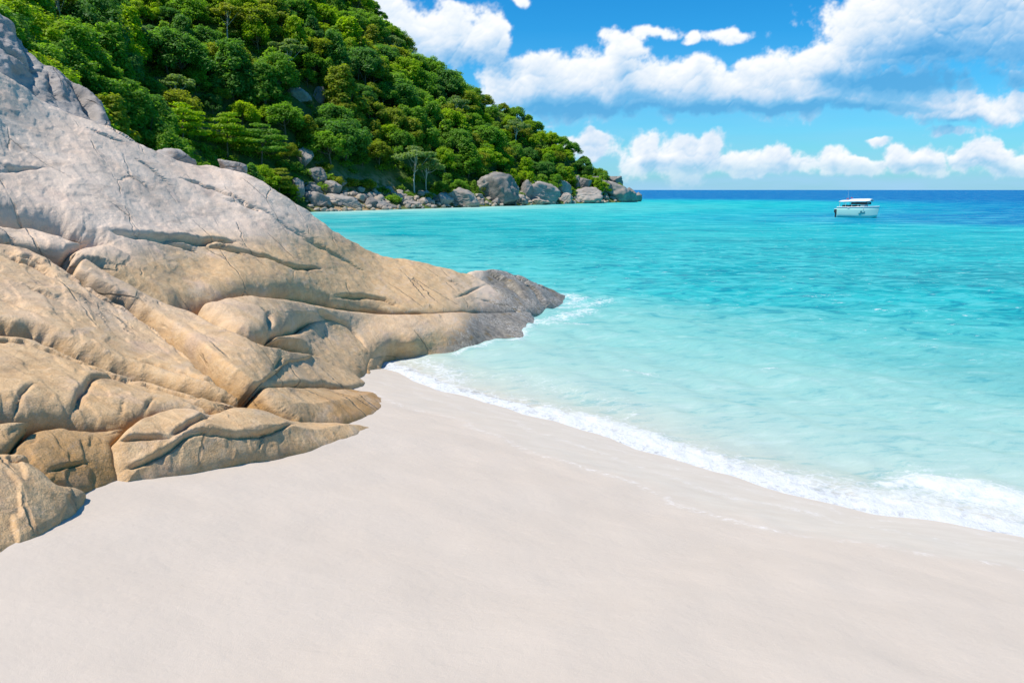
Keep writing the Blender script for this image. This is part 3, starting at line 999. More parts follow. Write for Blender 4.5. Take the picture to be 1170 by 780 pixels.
def build_outcrop():
    def wet_tip(V, top):
        return sstep(490, 590, V[:, 0] + .5 * (V[:, 1] - 340)) * sstep(1.5, .2, top[:, 2]) * 1.1
    A_POLY = [(-220, -24), (0, 79), (60, 118), (130, 145), (170, 167), (215, 184), (260, 190), (300, 205), (345, 234), (385, 264), (430, 289), (480, 299), (540, 314),
              (575, 335), (604, 352), (560, 354), (500, 354), (455, 354), (425, 351), (400, 350), (360, 342), (325, 335), (290, 330), (262, 333), (232, 341), (205, 347),
              (180, 338), (150, 323), (115, 302), (84, 287), (100, 278), (125, 275), (95, 262), (70, 251), (35, 246), (0, 241), (-220, 150)]
    UNION = [(-220, -24), (0, 79), (60, 118), (130, 145), (170, 167), (215, 184), (260, 190), (300, 205), (345, 234), (385, 264), (430, 289), (480, 299), (540, 314),
             (600, 322), (640, 338), (636, 352), (590, 386), (500, 404), (440, 420), (440, 455), (410, 488), (300, 520), (140, 546), (100, 562), (60, 596), (0, 628), (-220, 760)]
    cr = [([(125, 262), (150, 270), (182, 273), (215, 277), (240, 279)], .10, .10, .05),
          ([(192, 273), (222, 277), (256, 278), (270, 276)], .12, .08, .10),
          ([(165, 273), (195, 278), (225, 288)], .12, .07, .08),
          ([(240, 283), (285, 287), (318, 298), (345, 307), (368, 307)], .12, .07, .05),
          ([(232, 280), (255, 285), (283, 291)], .08, .06, .04),
          ([(385, 337), (405, 338), (438, 342), (458, 350)], .12, .08, .06),
          ([(100, 146), (120, 155), (140, 162)], .08, .06, .04),
          ([(70, 118), (110, 135), (160, 165)], .05, .06, .03),
          ([(205, 203), (235, 213), (265, 225), (300, 244)], .10, .06, .05),
          ([(150, 178), (175, 193), (195, 212)], .05, .06, .03),
          ([(250, 225), (300, 240), (345, 270), (400, 300)], .03, .10, .02),
          ([(0, 186), (14, 193), (20, 197)], .10, .07, .07),
          ([(0, 196), (25, 194), (50, 192)], .04, .06, .03),
          ([(500, 315), (520, 323), (535, 335)], .06, .06, .02),
          ([(520, 340), (540, 332), (555, 325)], .06, .05, .02),
          ([(545, 340), (565, 346), (585, 350)], .05, .06, .02),
          ([(60, 247), (85, 255), (110, 266)], .10, .08, .06),
          ([(330, 255), (370, 285), (420, 312)], .03, .12, .02)]
    slab('granite_outcrop', 'huge smooth pale grey granite slope running from upper left down to the sea', UNION, step=2.0, raised=A_POLY,
         sink=(.10, 1.05), R=(.35, .80), tilt=0, rough=.028, core=.9, terr=.030, sinkf=lambda V: 1 - .80 * sstep(310, 430, V[:, 0]), shift=(-2.5, 6.5, -7.0), cracks=cr, cat='rock outcrop', seed=4,
         warm_v=lambda V, t: .05 + .85 * sstep(240, 320, V[:, 1] + .12 * (V[:, 0] - 200)) * sstep(620, 470, V[:, 0]) + .2 * sstep(110, 0, V[:, 0]) * sstep(120, 260, V[:, 1]),
         wetf=wet_tip, edge_noise=1.0, obj_name='granite_outcrop')
    tan = lambda V, t: .58 + .32 * sstep(330, 470, V[:, 1])
    slab('rock_ledge', 'thin wedge of pale rock under the outcrop lip at the left edge', [(-220, 165), (0, 247), (35, 250), (60, 256), (98, 276), (75, 282), (40, 273), (0, 264), (-220, 198)],
         sink=(.1, .4), R=(.1, .3), tilt=.12, warm=.35, seed=6, cat='rock')
    slab('granite_slab', 'long tan slab above the straight dark crack running down to the right', [(96, 294), (118, 307), (150, 325), (185, 344), (215, 354), (260, 375), (300, 392), (335, 401), (360, 405), (352, 411), (330, 416),
         (313, 431), (297, 439), (270, 423), (240, 401), (212, 380), (180, 357), (155, 342), (118, 324), (88, 306)],
         sink=(.10, .60), R=(.06, .08), tilt=.0, warm_v=tan, seed=7, cat='rock', rough=.022, terr=.03,
         cracks=[([(320, 400), (322, 412), (312, 425)], .06, .06, .0)])
    slab('granite_slab', 'broad tan slab between two diagonal cracks at the left edge', [(-220, 200), (0, 268), (40, 281), (75, 299), (115, 325), (152, 346), (175, 362), (210, 388), (246, 422), (272, 443), (282, 454),
         (262, 447), (222, 435), (180, 422), (140, 411), (108, 398), (80, 384), (40, 368), (0, 362), (-220, 330)],
         sink=(.34, .42), R=(.05, .24), tilt=.10, warm_v=tan, seed=8, cat='rock', rough=.022, terr=.035,
         cracks=[([(75, 304), (115, 330), (152, 351), (175, 367), (210, 393), (246, 427), (266, 441)], .16, .055, 0), ([(5, 283), (45, 295), (70, 312)], .06, .06, .05), ([(30, 322), (60, 334), (70, 338)], .07, .06, .05), ([(85, 305), (110, 318), (135, 335)], .05, .05, .04),
                 ([(150, 405), (200, 418), (255, 436)], .05, .07, .03), ([(0, 330), (25, 345), (60, 362)], .03, .12, .02), ([(20, 285), (40, 290), (60, 300)], .05, .05, .05)])
    slab('granite_slab', 'blocky tan slab with short cracks resting above the rounded beach boulders', [(-220, 340), (0, 369), (40, 376), (80, 392), (108, 406), (140, 418), (180, 428), (222, 441), (262, 453), (292, 464), (270, 466), (245, 473),
         (215, 467), (190, 470), (158, 479), (110, 480), (70, 475), (35, 475), (0, 473), (-220, 472)],
         sink=(.25, .42), R=(.05, .40), tilt=.10, warm_v=tan, seed=9, cat='rock', rough=.025, terr=.035, lumps=.025,
         cracks=[([(0, 374), (40, 381), (80, 397), (108, 411), (140, 423), (180, 433), (222, 445)], .13, .05, 0), ([(82, 470), (92, 448), (110, 424), (180, 421)], .03, .06, .04), ([(137, 474), (141, 462), (143, 450)], .02, .03, .0), ([(165, 470), (170, 458), (178, 447)], .025, .035, .02),
                 ([(215, 452), (245, 461), (255, 472)], .06, .06, .05), ([(20, 470), (22, 450), (40, 435)], .02, .04, .02)])
    slab('boulder', 'small brown boulder wedged under the slab at the left edge', [(-220, 478), (0, 475), (40, 477), (28, 495), (12, 514), (0, 520), (-220, 545)],
         sink=(.08, .22), R=(.1, .2), tilt=.04, warm=.95, seed=10, lumps=.04)
    slab('boulder', 'deep ochre blocky boulder in the recess between two beach boulders', [(12, 515), (42, 480), (70, 476), (110, 481), (150, 482), (136, 503), (141, 530), (143, 554), (100, 566), (60, 552), (34, 527)],
         sink=(.16, .25), R=(.05, .20), tilt=.10, warm=1.0, seed=11, lumps=.02, rough=.025, terr=.04, cracks=[([(55, 538), (75, 529), (105, 523)], .025, .03, .02)])
    slab('boulder', 'long low tan boulder with a ledge, its nose tapering onto the sand', [(131, 505), (155, 479), (186, 467), (215, 464), (240, 471), (262, 463), (300, 465), (335, 478), (400, 484), (428, 490), (418, 500), (380, 512), (340, 523),
         (280, 533), (220, 546), (150, 557), (136, 545)],
         sink=(.16, .26), R=(.05, .22), tilt=.02, warm=.62, bulge=.30, seed=12, lumps=.01, rough=.014, terr=.02,
         cracks=[([(140, 537), (165, 531), (188, 520), (212, 503), (255, 505), (300, 503), (330, 488)], .035, .04, .03), ([(133, 503), (160, 502), (188, 508)], .05, .04, .04),
                 ([(188, 508), (205, 495), (240, 475)], .05, .045, .04), ([(292, 503), (294, 512), (292, 526)], .02, .03, 0)])
    slab('boulder', 'smooth ochre boulder half buried in the sand at the left edge', [(-220, 560), (-60, 512), (0, 514), (30, 521), (50, 540), (62, 551), (90, 556), (106, 568), (98, 592), (62, 616), (0, 650), (-220, 790)],
         sink=(.16, .20), R=(.06, .18), tilt=0, warm=.6, bulge=.15, seed=13, rough=.03, cracks=[([(0, 524), (35, 530), (62, 552)], .03, .04, .02)])
    slab('boulder', 'small upper tan block lying on the sandy boulder by the waterline', [(298, 431), (318, 420), (336, 402), (360, 402), (390, 412), (421, 436), (405, 441), (370, 438), (330, 438), (300, 440)],
         sink=(.16, .22), R=(.06, .16), tilt=.05, warm=.6, rough=.016, terr=.025, seed=14, thick=.4)
    slab('boulder', 'pointed yellow stained boulder on sand just below the waterline rocks', [(301, 441), (330, 439), (370, 440), (405, 443), (424, 446), (449, 459), (434, 473), (395, 485), (345, 486), (318, 466)],
         sink=(.20, .26), R=(.05, .30), tilt=.03, warm=.8, bulge=.22, seed=15, lumps=.01, rough=.016, terr=.025)
    slab('granite_slab', 'lower rock slab running out to a dark barnacled wet edge in the sea', [(228, 343), (262, 334), (290, 332), (325, 337), (360, 344), (400, 352), (455, 356), (500, 355), (560, 355), (608, 354), (612, 376), (604, 402), (545, 415), (490, 424), (440, 430),
         (425, 414), (405, 396), (375, 373), (355, 373), (345, 379), (315, 382), (280, 372), (250, 360)],
         sink=(.20, .60), R=(.25, .75), tilt=.05, sinkf=lambda V: 1 - .75 * sstep(400, 500, V[:, 0]), warm=.62, seed=16, cat='rock', lumps=.04, rough=.018, terr=.02, wetf=wet_tip,
         cracks=[([(365, 352), (378, 362), (398, 372), (420, 400)], .10, .14, .02), ([(300, 345), (312, 358), (310, 375)], .08, .15, 0)])
    slab('boulder', 'rounded ochre boulder with a flat shaded face beside the wet sand', [(317, 381), (345, 377), (360, 367), (375, 362), (396, 369), (416, 388), (434, 409), (427, 430), (404, 432), (375, 413), (355, 398)],
         sink=(.2, .45), R=(.22, .50), tilt=.05, warm=.66, seed=17, thick=.6, rough=.02, terr=.03)
    slab('boulder', 'small low tan rock at the foam edge under the big slab', [(423, 409), (445, 405), (457, 409), (454, 420), (437, 430), (420, 428)],
         sink=(.1, .25), R=(.15, .25), tilt=0, warm=.7, seed=18, thick=.4, step=1.8)
    slab('wet_rock', 'dark wet rock at the tip of the outcrop where waves wash over', [(533, 309), (565, 306), (605, 318), (650, 338), (650, 352), (625, 357), (598, 358), (575, 342), (555, 326)],
         sink=(.2, .5), R=(.3, .7), tilt=0, warm=.3, seed=19, thick=1.2, lumps=.10, rough=.05, terr=.03, wetf=lambda V, t: .25 + .85 * sstep(540, 575, V[:, 0]), cat='rock', step=1.8,
         cracks=[([(558, 308), (580, 322), (600, 342)], .22, .16, .10), ([(585, 312), (610, 330), (622, 350)], .15, .15, .08), ([(615, 322), (625, 332)], .15, .12, 0)])
    # boulders perched behind the top of the outcrop
    back = lambda off, sl: (lambda uv: mass_t(np.stack([uv[:, 0], 79 + (uv[:, 0]) * .55 + 0 * uv[:, 1]], 1)) + off + sl * (79 + uv[:, 0] * .55 - uv[:, 1]) / 100)
    slab('boulder', 'tall grey boulder at the top left corner beside the forest', [(-220, -150), (-60, -45), (0, 4), (22, 22), (46, 60), (66, 72), (74, 100), (72, 135), (0, 105), (-220, 0)],
         sink=(.7, .4), R=(1.3, .8), tilt=0, warm=.12, seed=21, thick=2.2, rough=.11, tf=back(.9, 2.4), step=2.6, lumps=.10, mat=ROCK_GREY,
         cracks=[([(0, 50), (30, 75), (60, 95)], .10, .15, .08), ([(20, 25), (35, 60), (40, 90)], .08, .2, .05)])
    slab('boulder', 'grey boulder with scooped pale hollow on the outcrop top beside the forest', [(44, 76), (60, 66), (82, 82), (104, 97), (122, 114), (133, 140), (134, 166), (100, 158), (50, 135)],
         sink=(.6, .3), R=(.8, .5), tilt=0, warm=.18, seed=22, thick=1.8, rough=.08, tf=back(.5, 2.2), step=2.0, lumps=.08, mat=ROCK_GREY,
         cracks=[([(78, 84), (95, 105), (112, 138)], .22, .22, .10), ([(60, 75), (62, 95), (70, 118)], .10, .15, .05)])


build_outcrop()

# ================================================================== BOULDERS of the headland
BOULDER = rock_material('headland_granite', (.24, .21, .185), (.42, .365, .32), (.35, .275, .19), (.47, .38, .28), bump=1.6, tex=.28)
BOULDER_DARK = rock_material('headland_dark_granite', (.13, .125, .115), (.26, .24, .22), (.20, .17, .135), (.30, .26, .21), bump=1.6, tex=.28)
_ico = {}


def ico(sub):
    if sub not in _ico:
        bm = bmesh.new(); bmesh.ops.create_icosphere(bm, subdivisions=sub, radius=1)
        bm.verts.ensure_lookup_table()
        _ico[sub] = (np.array([v.co[:] for v in bm.verts]), np.array([[v.index for v in f.verts] for f in bm.faces]))
        bm.free()
    return _ico[sub]


def boulder_mesh(name, dims, seed, cuts=8, sub=4, sharp=.75, mat=None, tilt=(0, 0, 0), wet_z=None, base_z=0.0):
    rng = np.random.RandomState(seed)
    V, T = ico(sub)
    n = V / np.linalg.norm(V, axis=1)[:, None]
    r = 1 + .18 * fbm(n * 1.1 + seed * 3.7, 3)
    for _ in range(cuts):
        k = rng.normal(size=3); k /= np.linalg.norm(k)
        h = rng.uniform(.48, .86)
        c = n @ k
        lim = np.where(c > .05, h / np.maximum(c, .05), 9)
        # soft minimum keeps worn edges
        t = np.clip(.5 + .5 * (lim - r) / (.13 * (1.05 - sharp) + .012), 0, 1)
        r = lim * (1 - t) + r * t - (.13 * (1.05 - sharp) + .012) * t * (1 - t)
    r = r * (1 + .06 * fbm(n * 3.3 + seed, 4) - .10 * np.abs(fbm(n * np.array([2, 5, 5]) + seed * 1.7, 3)))
    p = n * r[:, None]
    a, b, c = tilt
    Rx = np.array([[1, 0, 0], [0, math.cos(a), -math.sin(a)], [0, math.sin(a), math.cos(a)]])
    Ry = np.array([[math.cos(b), 0, math.sin(b)], [0, 1, 0], [-math.sin(b), 0, math.cos(b)]])
    Rz = np.array([[math.cos(c), -math.sin(c), 0], [math.sin(c), math.cos(c), 0], [0, 0, 1]])
    p = p * np.asarray(dims) * .5
    p = p @ (Rz @ Ry @ Rx).T
    # exact outer size as seen: width and height
    ext = p.max(0) - p.min(0)
    p = (p - (p.max(0) + p.min(0)) / 2) / ext * np.asarray(dims)
    p[:, 2] += dims[2] * .5
    wz = p[:, 2] + base_z
    wet = sstep(1.1, .2, wz + .4 * fbm(p / 1.5 + seed, 2)) if wet_z is None else np.zeros(len(p))
    warm = .12 + .25 * fbm(p / 4 + seed * 2, 2) + .5 * sstep(2.2, .6, wz)
    return mesh_np(name, p, T, [mat or BOULDER], attrs={'warm': warm, 'wet': wet * .75, 'hue': 0 * wet})


def shore_depth(u):
    """depth along the view axis of the headland waterline at bearing u"""
    W = on_z(np.array([365., 420, 500, 560, 620, 690, 730]), np.array([242, 240.5, 238, 236, 234, 232, 230.5]))
    tt = (W - CAMP) @ FWD
    return float(np.interp(u, [365, 420, 500, 560, 620, 690, 730], tt))


def hill_hit(u, v, lo=60, hi=420):
    """depth at which the line of sight through a photo point meets the hill"""
    t = np.arange(lo, hi, .5)
    P = CAMP + ray(np.array(u), np.array(v)) * t[:, None]
    return float(t[np.argmax(P[:, 2] < hill_z(P[:, 0], P[:, 1]))])


CLEARED = []


def place_boulder(u, vb, w, h, label, back=0.0, seed=1, dark=False, cuts=8, tilt=(0, 0, 0), deep=.8, sub=5, sharp=.85, bury=.22, group=None, name='boulder', tdep=None):
    t = (shore_depth(u) if tdep is None else tdep) + back
    if tdep == 0:
        t = hill_hit(u, vb)
    p = at_depth(np.array(u), np.array(vb), np.array(t))
    if tdep == 0:
        for k in range(4):      # trees keep off the rock and off the slope just below it
            CLEARED.append((p[0] * (1 - .010 * k), p[1] * (1 - .010 * k), w * t / F * .18))
    W = w * t / F; Hh = h * t / F * (1 + bury) / .97
    dz = Hh * bury
    me = boulder_mesh(name, (W, W * deep, Hh), seed, cuts, sub, sharp, BOULDER_DARK if dark else BOULDER, tilt, base_z=float(p[2]) - dz)
    o = link(name, me, loc=(p[0], p[1] + W * deep * .3, p[2] - dz))
    return tag(o, label, 'boulder', group, 'thing')


def build_boulders():
    B = place_boulder
    B(569, 233, 50, 37, 'biggest dark boulder, a huge slab tilted up to the right at the water', 2, 31, True, 7, (0, -.45, .3), .8)
    B(556, 222, 30, 22, 'grey boulder leaning behind the biggest dark slab', 7, 32, False, 9, (0, -.3, 0), .8)
    B(529, 235, 38, 21, 'grey flat topped boulder just before the biggest dark slab', 1, 33, False, 7, (0, .3, .2), .8)
    B(508, 234, 20, 14, 'blocky grey boulder beside a flat topped one at the water', 2, 34, False, 8)
    B(619, 232, 46, 26, 'long pale boulder sloping down to the right with a jagged top', 2, 35, False, 7, (0, .38, .15), .8)
    B(602, 231, 15, 26, 'dark upright boulder squeezed against the long pale sloping boulder', 5, 36, True, 7)
    B(641, 222, 28, 17, 'grey slab boulder stacked behind the long pale sloping boulder', 9, 37, False, 7, (0, .4, 0))
    B(646, 232, 17, 12, 'small square grey boulder between two large pale boulders', 1, 38, False, 9)
    B(670, 232.5, 38, 19, 'smooth rounded pale boulder at the waterline near the point', 0, 39, False, 3, sharp=.2)
    B(708, 232, 46, 26, 'huge rounded boulder at the tip of the headland, right side dark', 0, 40, False, 5, (0, .15, .5), .9, sharp=.4)
    B(729, 230.5, 10, 11, 'last small boulder off the tip of the headland', 3, 41, False, 6)
    B(722, 222, 12, 8, 'small dark boulder behind the huge rounded one at the tip', 14, 42, True, 7)
    B(690, 218, 20, 12, 'dark boulder wedged behind the huge rounded tip boulder', 10, 49, True, 7)
    B(666, 217, 22, 14, 'dark grey boulder piled above the smooth rounded pale boulder', 9, 43, True, 8)
    B(659, 215, 9, 15, 'narrow upright stone standing like a post above the boulders', 12, 44, False, 4, deep=.9)
    B(680, 213, 20, 12, 'dark boulder under the trees near the headland tip', 14, 45, True, 8)
    B(703, 212, 20, 11, 'dark jagged boulder under the last tree of the headland', 15, 46, True, 10)
    B(595, 232, 18, 10, 'pale split boulder right of the biggest dark slab', -1, 47, False, 10)
    B(618, 234, 24, 7, 'low tan boulder awash in front of the long sloping boulder', -3, 48, False, 6)
    # pale ledge at the inner shore
    B(357, 240, 36, 22, 'sloping pale ledge rock just beyond the near granite slope', 3, 51, False, 13, (0, .5, .2), .9)
    B(391, 240, 46, 19, 'broad pale ledge sloping to the water below orange soil', 3, 52, False, 13, (0, .28, .1), .7)
    B(430, 239.5, 46, 15, 'long pale grey ledge below the patch of orange soil', 3, 53, False, 13, (0, .22, .1), .6)
    B(464, 238.5, 36, 10, 'low pale rock shelf under the dark trees', 3, 54, False, 13, (0, .1, .1), .6)
    B(340, 224, 16, 21, 'dark pointed boulder right behind the near granite slope', 5, 55, True, 7, tdep=150)
    B(356, 222, 20, 12, 'flat dark rock beside the dark pointed boulder', 8, 56, True, 8, tdep=152)
    B(360, 209, 26, 18, 'dark overhanging rock in the bushes above the ledge', 0, 57, True, 7, (0, .5, 0), tdep=0)
    B(348, 190, 20, 22, 'pale slanted rock face among bushes above the ledge', 0, 58, False, 6, (0, .7, 0), tdep=0)
    B(377, 222, 26, 16, 'grey sloping rock below bushes on the ledge', 8, 59, False, 8, (0, .4, .1))
    B(452, 232, 28, 12, 'grey rock lying under the slim pale trunked tree', 9, 60, False, 8)
    B(487, 226, 22, 9, 'flat pale rock in the gap between dark trees and boulders', 9, 61, False, 7)
    # outcrops in the forest
    B(339, 113, 30, 14, 'bare rock outcrop showing in the forest high on the hillside', 0, 62, False, 8, (0, .25, 0), tdep=0)
    B(364, 117, 16, 18, 'narrow dark rock face beside the bare outcrop on the hillside', 0, 63, True, 7, (0, .4, 0), tdep=0)
    # boulders perched on the crest of the near granite slope
    t1 = 21.5
    o = B(193, 182, 46, 20, 'small grey boulder perched on the crest of the granite slope', 0, 64, False, 5, (0, .35, .2), .8, 4, .4, .6, tdep=t1); o.data.materials[0] = ROCK_GREY
    o = B(263, 190, 32, 12, 'flat tan boulder lying on the crest of the granite slope', 0, 65, False, 7, (0, .35, .2), .8, 4, .7, .6, tdep=t1 + .6); o.data.materials[0] = ROCK_GREY
    # angular rocks heaped along the foot of the slope
    rng = random.Random(21)
    heap = [boulder_mesh('angular_rock', (1, .85, .8), 300 + k, 14, 4, .95, BOULDER_DARK if k % 3 == 2 else BOULDER, base_z=2.5) for k in range(9)]
    for k in range(84):
        uu = rng.uniform(346, 722); t = shore_depth(uu) + rng.uniform(2, 13)
        x = (uu - 585) / F * t; y = (t + EYE * -math.sin(PITCH)) / math.cos(PITCH)
        z = max(float(hill_z(np.array([x]), np.array([y]))[0]), 0)
        size = rng.uniform(7, 17) * t / F * (1 if uu < 560 else .8)
        if 396 < uu < 440 and z > 2.2: continue
        o = link('angular_rock', heap[k % 9], loc=(x, y, z - .3 * size))
        o.scale = (size * rng.uniform(.9, 1.5), size, size * rng.uniform(.6, 1.0)); o.rotation_euler = (rng.uniform(-.4, .4), rng.uniform(-.4, .4), rng.uniform(0, 6.28))
        if k % 3 == 2: tag(o, 'dark angular rock in the jumble between shore stones and trees', 'rock', 'dark angular rocks in the shore jumble', 'thing')
        else: tag(o, 'pale angular rock in the jumble between shore stones and trees', 'rock', 'pale angular rocks in the shore jumble', 'thing')
    # loose stones along the waterline
    rng = random.Random(8)
    protos = [boulder_mesh('shore_stone', (1, .9, .75), 200 + k, 8, 3, .7, BOULDER, base_z=.5) for k in range(6)]
    i = 0
    spots = []
    for u in np.arange(352, 728, 3.4):
        for row in range(3):
            uu = u + rng.uniform(-2, 2)
            spots.append((uu, rng.uniform(-1.5, 2.5) + row * 4, rng.uniform(3.5, 10) * (1 if row else .8) * (1.25 if u < 500 else 1)))
    for uu, back, wpx in spots:
        if uu > 640 and rng.random() < .5: continue
        t = shore_depth(uu) + back
        x = (uu - 585) / F * t
        y = (t + math.sin(PITCH) * (0 - EYE) * -1 * -1) / math.cos(PITCH)
        size = wpx * t / F
        z = float(hill_z(np.array([x]), np.array([y]))[0])
        o = link('shore_stone', protos[i % 6], loc=(x, y, max(z, 0) - .25 * size))
        o.scale = (size, size * rng.uniform(.7, 1.1), size * rng.uniform(.8, 1.2))
        o.rotation_euler = (rng.uniform(-.3, .3), rng.uniform(-.3, .3), rng.uniform(0, 6.28))
        tag(o, 'small pale stone in the line of loose rocks along the headland waterline', 'rock', 'loose stones along the headland waterline', 'thing')
        i += 1


build_boulders()


# ================================================================== FOREST
def leaf_material(name, cols, trans=.58):
    m, g, out = material(name)
    oi = g.node('ShaderNodeObjectInfo')
    p = g.pos()
    n = g.noise(p, 1.3, 3, .6)
    c = g.ramp(g.m('ADD', g.m('MULTIPLY', oi.outputs['Random'], .62), g.m('MULTIPLY', n, .38)), [(i / (len(cols) - 1), k) for i, k in enumerate(cols)])
    leafv = g.attr('leaf')
    c = g.mix(g.m('MULTIPLY', leafv, .55), c, g.mix(1.0, c, (1.7, 1.5, 1.0), 'MULTIPLY'))
    d = g.node('ShaderNodeBsdfPrincipled'); g.put(d.inputs['Base Color'], c); d.inputs['Roughness'].default_value = .55
    d.inputs['Specular IOR Level'].default_value = .25
    tl = g.node('ShaderNodeBsdfTranslucent'); g.put(tl.inputs[0], g.mix(1.0, c, (1.25, 1.35, .5), 'MULTIPLY'))
    mx = g.node('ShaderNodeMixShader'); mx.inputs[0].default_value = trans
    g.l.new(d.outputs[0], mx.inputs[1]); g.l.new(tl.outputs[0], mx.inputs[2])
    g.l.new(mx.outputs[0], out.inputs['Surface'])
    return m


LEAF = {
    'dark': leaf_material('leaf_dark_green', [(.078, .20, .058), (.11, .255, .055), (.145, .30, .055)]),
    'mid': leaf_material('leaf_mid_green', [(.13, .28, .040), (.175, .335, .040), (.225, .38, .042)]),
    'bright': leaf_material('leaf_bright_green', [(.215, .37, .018), (.275, .415, .018), (.33, .44, .020)]),
    'olive': leaf_material('leaf_olive_green', [(.20, .28, .030), (.26, .315, .032), (.32, .35, .04)]),
    'pale': leaf_material('leaf_pale_green', [(.17, .27, .10), (.20, .30, .115), (.24, .34, .12)]),
}


def bark_material(name, a, b):
    m, g, out = material(name)
    p = g.pos()
    c = g.mix(g.noise(g.scaled(p, (3, 3, .6)), 2.0, 5, .6), a, b)
    principled(g, out, c, .85, g.bump(g.noise(g.scaled(p, (4, 4, .8)), 3, 4, .6), .7, .05), .2)
    return m


BARK = bark_material('bark_brown', (.10, .075, .05), (.22, .18, .14))
BARK_PALE = bark_material('bark_pale', (.40, .36, .31), (.55, .52, .47))


def leaf_quads(cent, nrm, size, rng):
    """diamond leaf sprays: centres (n,3), facing nrm"""
    n = len(cent)
    a = rng.normal(size=(n, 3)); a -= nrm * (a * nrm).sum(1)[:, None]; a /= np.linalg.norm(a, axis=1)[:, None] + 1e-9
    b = np.cross(nrm, a)
    L = size * rng.uniform(.7, 1.35, n); Wd = L * rng.uniform(.42, .62, n)
    v = np.stack([cent - a * L[:, None], cent + b * Wd[:, None] - nrm * (L * .12)[:, None], cent + a * L[:, None], cent - b * Wd[:, None] - nrm * (L * .12)[:, None]], 1)
    f = np.arange(n * 4).reshape(n, 4)
    return v.reshape(-1, 3), f


def crown_np(kind, seed, nleaf=5200, leaf=.075):
    """crown of unit radius, base at z=0; returns verts, faces, leaf attribute"""
    rng = np.random.RandomState(seed)
    C = []; Rr = []; flat = []
    if kind == 'round':
        n = 40
        for i in range(n):
            th = i * 2.4 + rng.uniform(-.6, .6); zz = rng.uniform(0, 1) ** .8
            rad = math.sqrt(max(0, 1 - zz ** 2 * .95)) * rng.uniform(.50, .90)
            C.append((rad * math.cos(th), rad * math.sin(th), .12 + zz * 1.0 * rng.uniform(.8, 1.05))); Rr.append(rng.uniform(.15, .33)); flat.append(rng.uniform(.55, .85))
    elif kind == 'tall':
        n = 26
        for i in range(n):
            th = i * 2.4 + rng.uniform(-.4, .4); zz = i / (n - 1)
            rad = (.75 - .5 * zz ** 1.4) * rng.uniform(.5, 1.0)
            C.append((rad * math.cos(th), rad * math.sin(th), .1 + zz * 1.75)); Rr.append(rng.uniform(.22, .36) * (1 - .3 * zz)); flat.append(.85)
    elif kind == 'tier':
        for k in range(5):
            zz = .15 + k * .30; rad = (1.05, .98, .85, .62, .35)[k]
            m = (9, 8, 7, 5, 2)[k]
            for i in range(m):
                th = i * 2 * math.pi / m + rng.uniform(-.3, .3) + k; q = rad * rng.uniform(.45, .85)
                C.append((q * math.cos(th), q * math.sin(th), zz + rng.uniform(-.05, .05))); Rr.append(rng.uniform(.26, .38)); flat.append(.26)
    elif kind == 'umbrella':
        for i in range(13):
            th = i * 2.4; q = math.sqrt(i / 13) * .95
            C.append((q * math.cos(th), q * math.sin(th), .95 - .45 * q + rng.uniform(-.2, .12))); Rr.append(rng.uniform(.22, .34)); flat.append(.38)
    elif kind == 'bush':
        for i in range(12):
            th = i * 2.4; q = math.sqrt(i / 12) * .75
            C.append((q * math.cos(th), q * math.sin(th), rng.uniform(.15, .65) * (1 - .4 * q))); Rr.append(rng.uniform(.28, .42)); flat.append(.85)
    C = np.array(C); Rr = np.array(Rr); flat = np.array(flat)
    w = Rr ** 2; pick = rng.choice(len(C), nleaf, p=w / w.sum())
    d = rng.normal(size=(nleaf, 3)); d[:, 2] += .35; d /= np.linalg.norm(d, axis=1)[:, None]
    rr = rng.uniform(.35, 1.25, nleaf) ** .6
    off = d * (Rr[pick] * rr)[:, None]; off[:, 2] *= flat[pick]
    # uneven outline
    off *= (1 + .35 * perlin(C[pick] * 3 + d * 1.7 + seed))[:, None]
    P = C[pick] + off
    nr = d * .70 + rng.normal(size=(nleaf, 3)) * .38 + np.array([-.12, -.10, .75])
    nr /= np.linalg.norm(nr, axis=1)[:, None]
    v, f = leaf_quads(P, nr, leaf, rng)
    lf = np.repeat(np.clip(rng.normal(.35, .3, nleaf), 0, 1), 4)
    return v, f, lf, C


def trunk_np(height, r0, C, seed, lean=.0, nl=7):
    """tapered trunk from z=-0.6 up to the crown, with limbs reaching into it"""
    rng = np.random.RandomState(seed)
    V = []; Fc = []

    def tube(path, rad, k=7):
        b = len(V)
        path = np.array(path)
        for i, p in enumerate(path):
            t = path[min(i + 1, len(path) - 1)] - path[max(i - 1, 0)]; t = t / (np.linalg.norm(t) + 1e-9)
            a = np.cross(t, (0.3, 1, .2)); a /= np.linalg.norm(a); c = np.cross(t, a)
            for j in range(k):
                th = 2 * math.pi * j / k
                V.append(p + (a * math.cos(th) + c * math.sin(th)) * rad[i])
        for i in range(len(path) - 1):
            for j in range(k):
                Fc.append((b + i * k + j, b + i * k + (j + 1) % k, b + (i + 1) * k + (j + 1) % k, b + (i + 1) * k + j))
    top = np.array([lean, 0, height])
    pth = [np.array([0, 0, -.6]) + (top - (0, 0, -.6)) * s + np.array([.06 * math.sin(s * 5 + seed), .06 * math.cos(s * 4 + seed), 0]) * (s > 0) for s in np.linspace(0, 1, 7)]
    tube(pth, [r0 * (1.35 if s == 0 else 1) * (1 - .5 * s) for s in np.linspace(0, 1, 7)])
    for i in rng.choice(len(C), min(nl, len(C)), replace=False):
        s = rng.uniform(.62, .98); a = pth[int(s * 6)]
        e = C[i]
        mid = (a + e) / 2 + np.array([0, 0, -.06])
        tube([a, mid, e], [r0 * .38, r0 * .26, r0 * .08], 5)
    return np.array(V), np.array(Fc)


